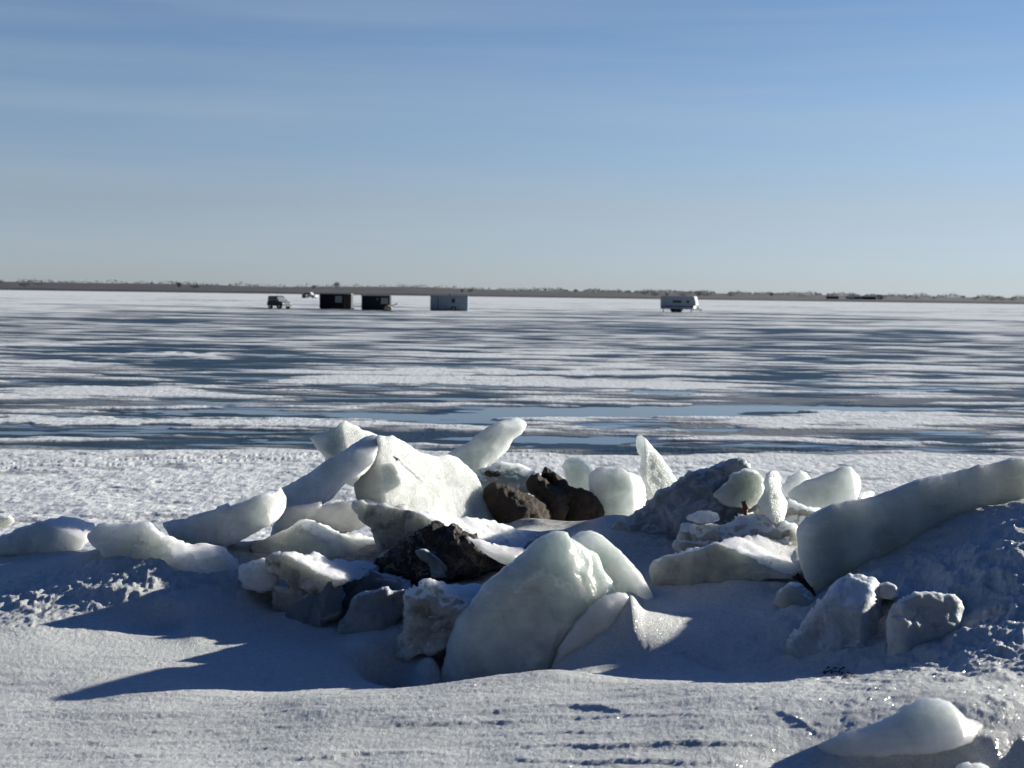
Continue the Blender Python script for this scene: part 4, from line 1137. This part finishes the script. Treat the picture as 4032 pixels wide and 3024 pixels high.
MB().cyl(L / 2 + .45, .68, .16, -.25, .25).build('gas_tank', P_['white'], o)
for x_ in (L / 2 - .5, -L / 2 + .3): MB().box(x_, x_ + .1, -.95, -.85, 0, .449).build('jack', P_['dark'], o)

# off road car seen from its front right quarter
o, Y = thing('parked_car', 'dark off-road car parked on the ice left of the shacks', 'car', 1099, 1217, math.radians(-42), GS)
L = 3.1; W = 1.5
MB().prism([(-L / 2, .42), (L / 2 - .05, .38), (L / 2, .62), (L / 2 - .03, .88), (L * .20, .98), (-L / 2 + .03, .98)], -W / 2, W / 2).build('body', P_['car'], o, .05)
cab = MB().prism([(-L / 2 + .05, .98), (L * .20, .98), (L * .06, 1.62), (-L * .02, 1.70), (-L / 2 + .22, 1.68), (-L / 2 + .08, 1.5)], -W / 2 + .07, W / 2 - .07).build('cab', P_['car'], o, .05)
MB().prism([(L * .195, 1.04), (L * .085, 1.56), (L * .095, 1.57), (L * .215, 1.04)], -W / 2 + .18, W / 2 - .18).build('windscreen', P_['pane'], cab)
for y0, y1 in ((-W / 2 + .055, -W / 2 + .07), (W / 2 - .07, W / 2 - .055)):
    MB().prism([(-L * .02, 1.06), (L * .13, 1.06), (L * .04, 1.52), (-L * .02, 1.55)], y0, y1).build('window', P_['glass'], cab)
    MB().prism([(-L / 2 + .2, 1.06), (-L * .06, 1.06), (-L * .06, 1.55), (-L / 2 + .26, 1.52)], y0, y1).build('window', P_['glass'], cab)
MB().prism([(L * .21, .985), (L / 2 - .05, .895), (L / 2 - .05, .93), (L * .21, 1.02)], -W / 2 + .1, W / 2 - .1).build('bonnet', P_['car_pale'], o)  # bonnet, grille and bumper are paler than the body
MB().box(L / 2 + .002, L / 2 + .03, -W / 2 + .32, W / 2 - .32, .6, .84).build('grille', P_['car_pale'], o)
MB().box(L / 2 - .02, L / 2 + .12, -W / 2, W / 2, .38, .52).build('bumper', P_['car_pale'], o)
for y in (-W / 2 + .17, W / 2 - .17):
    b = MB(); n = 14
    oo = len(b.v)
    for x in (L / 2 + .0, L / 2 + .05):
        for k_ in range(n):
            an = 2 * math.pi * k_ / n; b.v.append((x, y + .11 * math.cos(an), .73 + .11 * math.sin(an)))
    b.f.append(tuple(range(n))); b.f.append(tuple(range(2 * n - 1, n - 1, -1)))
    for k_ in range(n): b.f.append((k_, (k_ + 1) % n, n + (k_ + 1) % n, n + k_))
    b.build('headlight', P_['lamp'], o)
for x in (-L * .29, L * .31):
    for y in (-W / 2 - .03, W / 2 - .19):
        wl = MB().cyl(x, .35, .35, y, y + .22).build('wheel', P_['rubber'], o)
        MB().cyl(x, .35, .19, y - .01 if y < 0 else y + .22, y if y < 0 else y + .23).build('rim', P_['steel'], wl)
for y in (-W / 2 - .12, W / 2 + .02):
    MB().box(L * .12, L * .17, y, y + .1, 1.08, 1.24).build('mirror', P_['dark'], o)

# far pair: dark shack and a small white car
o, Y = thing('fishing_shack', 'tiny dark fishing shack far out beside a white car', 'fishing shack', 1199, 1175, 0, GS)
m = Y / F
MB().box(-8 * m, 8 * m, -1, 1, .1, 15 * m).build('wall', P_['brown'], o)
MB().box(-8.6 * m, 8.6 * m, -1.1, 1.1, 15 * m, 16 * m).build('roof', P_['roof'], o)
o, Y = thing('parked_car', 'tiny white car far out beside the dark shack', 'car', 1221, 1174, math.radians(-20), GS)
m = Y / F
MB().prism([(-2.1, .35), (2.1, .35), (2.15, .85), (1.1, 1.0), (-2.1, 1.0)], -.9, .9).build('body', P_['white'], o, .06)
MB().prism([(-2.0, 1.0), (1.0, 1.0), (.4, 1.7), (-1.8, 1.7)], -.8, .8).build('cab', P_['white'], o, .06)
MB().prism([(-1.6, 1.08), (.7, 1.08), (.3, 1.55), (-1.5, 1.55)], -.82, -.80).build('window', P_['glass'], o)
for x in (-1.3, 1.3):
    for y in (-.92, .72): MB().cyl(x, .35, .35, y, y + .2).build('wheel', P_['rubber'], o)


# ------------------------------------------------------------------ far shore
def hills():
    t = NT('winter_fields'); v = t.coord((.01, .004, .01))
    c = t.mix(t.ramp(t.noise(v, 1.2, 6, 0.6), [(0.35, 0.0), (0.65, 1.0)]), (0.017, 0.018, 0.024), (0.055, 0.048, 0.050))  # dark bluish tint paints distance haze into the ground colour
    c = t.mix(t.ramp(t.noise(v, 2.1, 3, .5), [(.56, 0.0), (.64, 1.0)]), c, (.045, .048, .06))
    c = t.mix(t.ramp(t.noise(t.coord((.02, .003, .02)), 2.6, 3, .5), [(.69, 0.0), (.73, .5)]), c, (.4, .4, .42))
    t.set(Base_Color=c, Roughness=.95)
    Y = np.concatenate([np.linspace(690, 1000, 40), np.linspace(1020, 2600, 60)])
    s = np.linspace(-.75, .75, 420)
    S, YY = np.meshgrid(s, Y); XX = S * YY
    # height read off the photo skyline
    px = 2016 + F * S
    above = np.interp(px, [-2000, 0, 300, 700, 1100, 1300, 1600, 2000, 2600, 3100, 3600, 4032, 6000], [12, 13, 12, 13, 7, 11, 15, 7, 6, 6, 4, 3, 5])
    top = H + (above + 1.6 * fbm(px / 240, YY / 300, 2.0, 3)) / F * YY
    shore = (1.5 + .5 * fbm(XX / 60, YY / 60, 9.0, 3)) * sstep(690, 705, YY) * np.interp(px, [-2000, 0, 900, 1500, 2600, 4032, 6000], [1, .8, 1.0, .85, .6, .85, .8])
    Z = shore + (top - shore) * sstep(720, 1250, YY) - 0.4 * (1 - sstep(690, 700, YY)) - .012 * np.clip(YY - 1500, 0, None) * .2
    V = np.stack([XX, YY + 14 * fbm(XX / 120, YY / 300, 5, 3), Z], -1).reshape(-1, 3)
    nr, nc = XX.shape; idx = np.arange(nr * nc).reshape(nr, nc)
    Fq = np.stack([idx[:-1, :-1], idx[:-1, 1:], idx[1:, 1:], idx[1:, :-1]], -1).reshape(-1, 4)
    o = link('hills', np_mesh('hills', V, Fq, t.m)); tag(o, kind='structure')
    return XX, YY, V[:, 2].reshape(XX.shape), px


HX, HY, HZ, HPX = hills()


def hill_z(px, Y):
    r = int(np.argmin(np.abs(HY[:, 0] - Y))); return float(np.interp(px, HPX[r], HZ[r]))


tb = paint('winter_bark', (0.06, 0.052, 0.05), .9)
tw = paint('winter_twigs', (0.030, 0.031, 0.038), .9, 0, .3, .4)


def tree(px, Y, hgt, wid, label, dense=1.0, n=420):
    hgt *= .62; wid *= .8
    X = (px - 2016) / F * Y; z = hill_z(px, Y) - .2
    o = link('tree', None, None, (X, Y, z)); tag(o, label, 'tree', 'bare trees and shrubs along the far shore')
    rnd = random.Random(int(px))
    mb = MB()
    mb.bar((0, 0, 0), (0, 0, hgt * .45), hgt * .035, 6)
    for k_ in range(6):
        a = rnd.uniform(0, 6.28); mb.bar((0, 0, hgt * rnd.uniform(.25, .45)), (wid * .35 * math.cos(a), wid * .35 * math.sin(a), hgt * rnd.uniform(.6, .85)), hgt * .015, 5)
    mb.build('trunk', tb, o)
    V = []; Fc = []
    for k_ in range(n):
        while True:
            p = Vector((rnd.uniform(-1, 1), rnd.uniform(-1, 1), rnd.uniform(-1, 1)))
            if p.length < 1 and rnd.random() < 1.15 - .55 * p.length: break
        c = Vector((p.x * wid * .5, p.y * wid * .5, hgt * .56 + p.z * hgt * .46))
        d = Vector((rnd.gauss(0, 1), rnd.gauss(0, 1), rnd.gauss(.8, 1))).normalized(); e = d.orthogonal().normalized()
        s1 = hgt * rnd.uniform(.06, .13); s2 = s1 * .35 * dense
        b = len(V)
        V += [tuple(c - e * s2 * .6), tuple(c + e * s2 * .6), tuple(c + d * s1 * 2.2)]
        Fc.append((b, b + 1, b + 2))
    me = bpy.data.meshes.new('crown'); me.from_pydata(V, [], Fc); me.materials.append(tw)
    link('crown', me, o)


TREES = [
    (95, 800, 4.2, 9, 'low round shrub on the shore at the far left of the skyline'),
    (150, 950, 3.2, 12, 'flat-topped thicket just right of the leftmost skyline shrub'),
    (703, 900, 6.0, 3.5, 'thin lone bare tree on the left part of the skyline'),
    (765, 850, 4.6, 8, 'round bush right of the thin lone tree on the left skyline'),
    (1232, 1000, 4.5, 5, 'small bare tree on the skyline left of the black shack'),
    (1322, 1100, 7.0, 6, 'wispy bare tree on the skyline above the black shack'),
    (1815, 900, 3.6, 2.6, 'slim bare tree on the skyline left of the pale metal shack roof'),
    (1848, 900, 4.2, 5, 'small bare tree on the skyline above the pale metal shack'),
    (2530, 950, 4.6, 9, 'rounded dark bush on the skyline left of the travel trailer'),
    (2620, 900, 3.6, 3, 'slender bare tree rising just above the trailer roof'),
    (2572, 820, 4.4, 8, 'broad brownish bush behind the left end of the trailer roof'),
    (2680, 880, 3.6, 8, 'low thicket behind the middle of the trailer roof'),
    (2747, 870, 6.2, 7, 'tallest dark tree, just right of the travel trailer'),
    (2775, 880, 4.0, 9, 'wide bush touching the tallest dark tree on its right'),
    (2870, 900, 3.6, 7, 'small grey bush on the skyline right of the wide bush'),
    (3030, 950, 4.6, 4, 'spindly tree alone on the skyline midway between trailer and farm'),
    (3150, 900, 3.2, 13, 'long low thicket on the skyline left of the farm buildings'),
    (3430, 900, 4.6, 9, 'dark bush behind the farm buildings'),
    (3470, 880, 4.0, 6, 'grey bush at the right end of the farm buildings'),
    (3560, 900, 3.4, 8, 'bush a little right of the farm buildings'),
    (3600, 880, 3.4, 8, 'bush paired with another between farm and right end bushes'),
    (3668, 920, 4.0, 5, 'lone bare tree right of the paired bushes'),
    (3830, 880, 3.6, 6, 'faint bare tree left of the black bushes at the right'),
    (3895, 800, 4.0, 8, 'left one of the three black bushes at the right end of the skyline'),
    (3935, 800, 3.6, 9, 'middle one of the three black bushes at the right end of the skyline'),
    (3978, 800, 4.2, 8, 'right one of the three black bushes at the right end of the skyline'),
]
for T_ in TREES: tree(*T_)


def treeline():
    # the far wood on the horizon reads as one low mass: thousands of twig blades
    rnd = random.Random(11); V = []; Fc = []
    pxs = RNG.uniform(-1200, 5200, 26000)
    dens = np.interp(pxs, [-1200, 0, 400, 900, 1300, 1900, 2200, 2600, 3000, 3400, 4032, 5200], [.25, .3, .15, .25, .1, .2, .7, .9, .7, .8, .9, .6])
    pats = 0.5 + 1.3 * perlin(pxs / 70.0, np.full_like(pxs, 2.2)) + .6 * perlin(pxs / 23.0, np.full_like(pxs, 7.2))
    for px, de, pat in zip(pxs.tolist(), dens.tolist(), pats.tolist()):
        if rnd.random() > de or pat < .18: continue
        Y = rnd.uniform(1150, 1330)
        X = (px - 2016) / F * Y; z0 = hill_z(px, Y) - .3
        hgt = (1.2 + 3.6 * pat) * rnd.uniform(.25, 1)
        c = Vector((X, Y, z0 + hgt * rnd.uniform(.2, .9)))
        d = Vector((rnd.gauss(0, .8), rnd.gauss(0, .8), rnd.gauss(.9, .6))).normalized(); e = d.orthogonal().normalized()
        s1 = rnd.uniform(.5, 1.3); s2 = s1 * .45; b = len(V)
        V += [tuple(c - e * s2), tuple(c + e * s2), tuple(c + d * s1)]; Fc.append((b, b + 1, b + 2))
    me = bpy.data.meshes.new('treeline'); me.from_pydata(V, [], Fc); me.materials.append(tw)
    o = link('treeline', me); tag(o, 'thin dark line of distant woods along the horizon', 'woods', None, 'stuff')


treeline()

SHB = []


def farm(px, Y, w, h, label, mat, roof='roof'):
    X = (px - 2016) / F * Y; z = hill_z(px, Y) - .3
    o = link('farm_building', None, None, (X, Y, z)); tag(o, label, 'farm building', 'farm buildings on the far shore')
    MB().box(-w / 2, w / 2, -3, 3, 0, h).build('wall', P_[mat], o)
    b = MB()
    b.v = [(-w / 2 - .3, -3.4, h), (w / 2 + .3, -3.4, h), (w / 2 + .3, 3.4, h), (-w / 2 - .3, 3.4, h), (-w / 2 - .3, 0, h + .9), (w / 2 + .3, 0, h + .9)]
    b.f = [(0, 1, 5, 4), (2, 3, 4, 5), (0, 4, 3), (1, 2, 5), (3, 2, 1, 0)]
    b.build('roof', P_[roof], o)
    MB().box(-w * .12, w * .12, -3.06, -3.0, 0, h * .7).build('door', P_['dark'], o)


farm(3270, 760, 5.5, 1.5, 'dark low farm building at the left end of the shore farm', 'navy')
farm(3338, 760, 3.0, 1.2, 'small white shed between the dark farm buildings', 'barn_white')
farm(3362, 790, 6.5, 1.6, 'brown farm building in the middle of the shore farm', 'barn')
farm(3415, 760, 6.0, 1.7, 'dark blue farm building right of the brown one', 'navy')
farm(3456, 800, 1.6, 2.2, 'narrow white silo shed at the right end of the shore farm', 'barn_white')

# ------------------------------------------------------------------ light and sky
SUN_AZ = math.radians(64); SUN_EL = math.radians(13.2)
Sd = Vector((math.sin(SUN_AZ) * math.cos(SUN_EL), math.cos(SUN_AZ) * math.cos(SUN_EL), math.sin(SUN_EL)))
ld = bpy.data.lights.new('sun', 'SUN'); ld.energy = 5.0; ld.angle = math.radians(.53); ld.color = (1.0, .965, .86)
lo = bpy.data.objects.new('sun', ld); COL.objects.link(lo)
lo.rotation_euler = Sd.to_track_quat('Z', 'Y').to_euler(); lo.location = (30, 30, 30)

w = bpy.data.worlds.new('World'); scene.world = w; w.use_nodes = True
nt = w.node_tree; bg = nt.nodes['Background']
sky = nt.nodes.new('ShaderNodeTexSky'); sky.sky_type = 'NISHITA'; sky.sun_disc = False
sky.sun_elevation = SUN_EL; sky.sun_rotation = SUN_AZ; sky.altitude = 500; sky.air_density = 1.0; sky.dust_density = 0.0; sky.ozone_density = 3.0

geo = nt.nodes.new('ShaderNodeTexCoord'); sxyz = nt.nodes.new('ShaderNodeSeparateXYZ')
nt.links.new(geo.outputs['Generated'], sxyz.inputs[0])
tint = nt.nodes.new('ShaderNodeValToRGB')
SKY_TINT = [(0.0, (.86, 1.06, 1.82)), (.06, (1.22, 1.12, 1.38)), (.13, (1.42, 1.29, 1.42)), (.22, (1.23, 1.23, 1.39)), (.32, (.20, .72, 1.5)), (.5, (.0, .62, 1.34)), (1.0, (.0, .52, 1.18))]
els = tint.color_ramp.elements
while len(els) < len(SKY_TINT): els.new(.5)
for e_, (p_, c_) in zip(els, SKY_TINT): e_.position = p_; e_.color = (*c_, 1)
nt.links.new(sxyz.outputs['Z'], tint.inputs[0])
mul = nt.nodes.new('ShaderNodeMix'); mul.data_type = 'RGBA'; mul.blend_type = 'MULTIPLY'
mi = [q for q in mul.inputs if q.enabled]; mi[0].default_value = 1.0
nt.links.new(sky.outputs[0], mi[1]); nt.links.new(tint.outputs[0], mi[2])
# thin cirrus streaks
mp = nt.nodes.new('ShaderNodeMapping'); mp.inputs['Scale'].default_value = (1.6, 1.6, 26.0); mp.inputs['Rotation'].default_value = (0, math.radians(-4), 0)
nt.links.new(geo.outputs['Generated'], mp.inputs[0])
cn = nt.nodes.new('ShaderNodeTexNoise'); cn.inputs['Scale'].default_value = 1.3; cn.inputs['Detail'].default_value = 5; cn.inputs['Roughness'].default_value = .5
nt.links.new(mp.outputs[0], cn.inputs['Vector'])
cr_ = nt.nodes.new('ShaderNodeValToRGB'); cr_.color_ramp.elements[0].position = .42; cr_.color_ramp.elements[0].color = (0, 0, 0, 1)
cr_.color_ramp.elements[1].position = .75; cr_.color_ramp.elements[1].color = (.27, .27, .27, 1)
nt.links.new(cn.outputs['Fac'], cr_.inputs[0])
cm = nt.nodes.new('ShaderNodeMix'); cm.data_type = 'RGBA'
ci = [q for q in cm.inputs if q.enabled]
nt.links.new(cr_.outputs[0], ci[0]); nt.links.new([q for q in mul.outputs if q.enabled][0], ci[1]); ci[2].default_value = (5.5, 6.2, 7.0, 1)
mrz = nt.nodes.new('ShaderNodeMapRange'); mrz.interpolation_type = 'SMOOTHSTEP'
mrz.inputs['From Min'].default_value = -.55; mrz.inputs['From Max'].default_value = .55; mrz.inputs['To Min'].default_value = .30; mrz.inputs['To Max'].default_value = 1.0
nt.links.new(sxyz.outputs['Y'], mrz.inputs['Value'])
m2 = nt.nodes.new('ShaderNodeMix'); m2.data_type = 'RGBA'; m2.blend_type = 'MULTIPLY'
m2i = [q for q in m2.inputs if q.enabled]; m2i[0].default_value = 1.0
nt.links.new([q for q in cm.outputs if q.enabled][0], m2i[1]); nt.links.new(mrz.outputs[0], m2i[2])
nt.links.new([q for q in m2.outputs if q.enabled][0], bg.inputs[0]); bg.inputs[1].default_value = .0485


cd = bpy.data.cameras.new('camera'); co = bpy.data.objects.new('camera', cd); COL.objects.link(co)
cd.sensor_width = 36; cd.lens = 36 * F / 4032; cd.clip_start = .1; cd.clip_end = 20000
mt = Matrix(((cr[0], cu[0], -cf[0], 0), (cr[1], cu[1], -cf[1], 0), (cr[2], cu[2], -cf[2], H), (0, 0, 0, 1)))
co.matrix_world = mt
cd.dof.use_dof = True; cd.dof.focus_distance = 9.0; cd.dof.aperture_fstop = 3.8
scene.camera = co

scene.render.engine = 'CYCLES'
scene.cycles.use_denoising = True
scene.cycles.max_bounces = 8; scene.cycles.diffuse_bounces = 2; scene.cycles.glossy_bounces = 3
scene.cycles.transmission_bounces = 4; scene.cycles.sample_clamp_indirect = 6
scene.view_settings.view_transform = 'Standard'; scene.view_settings.look = 'None'
scene.view_settings.exposure = 0.78; scene.view_settings.gamma = 1.0
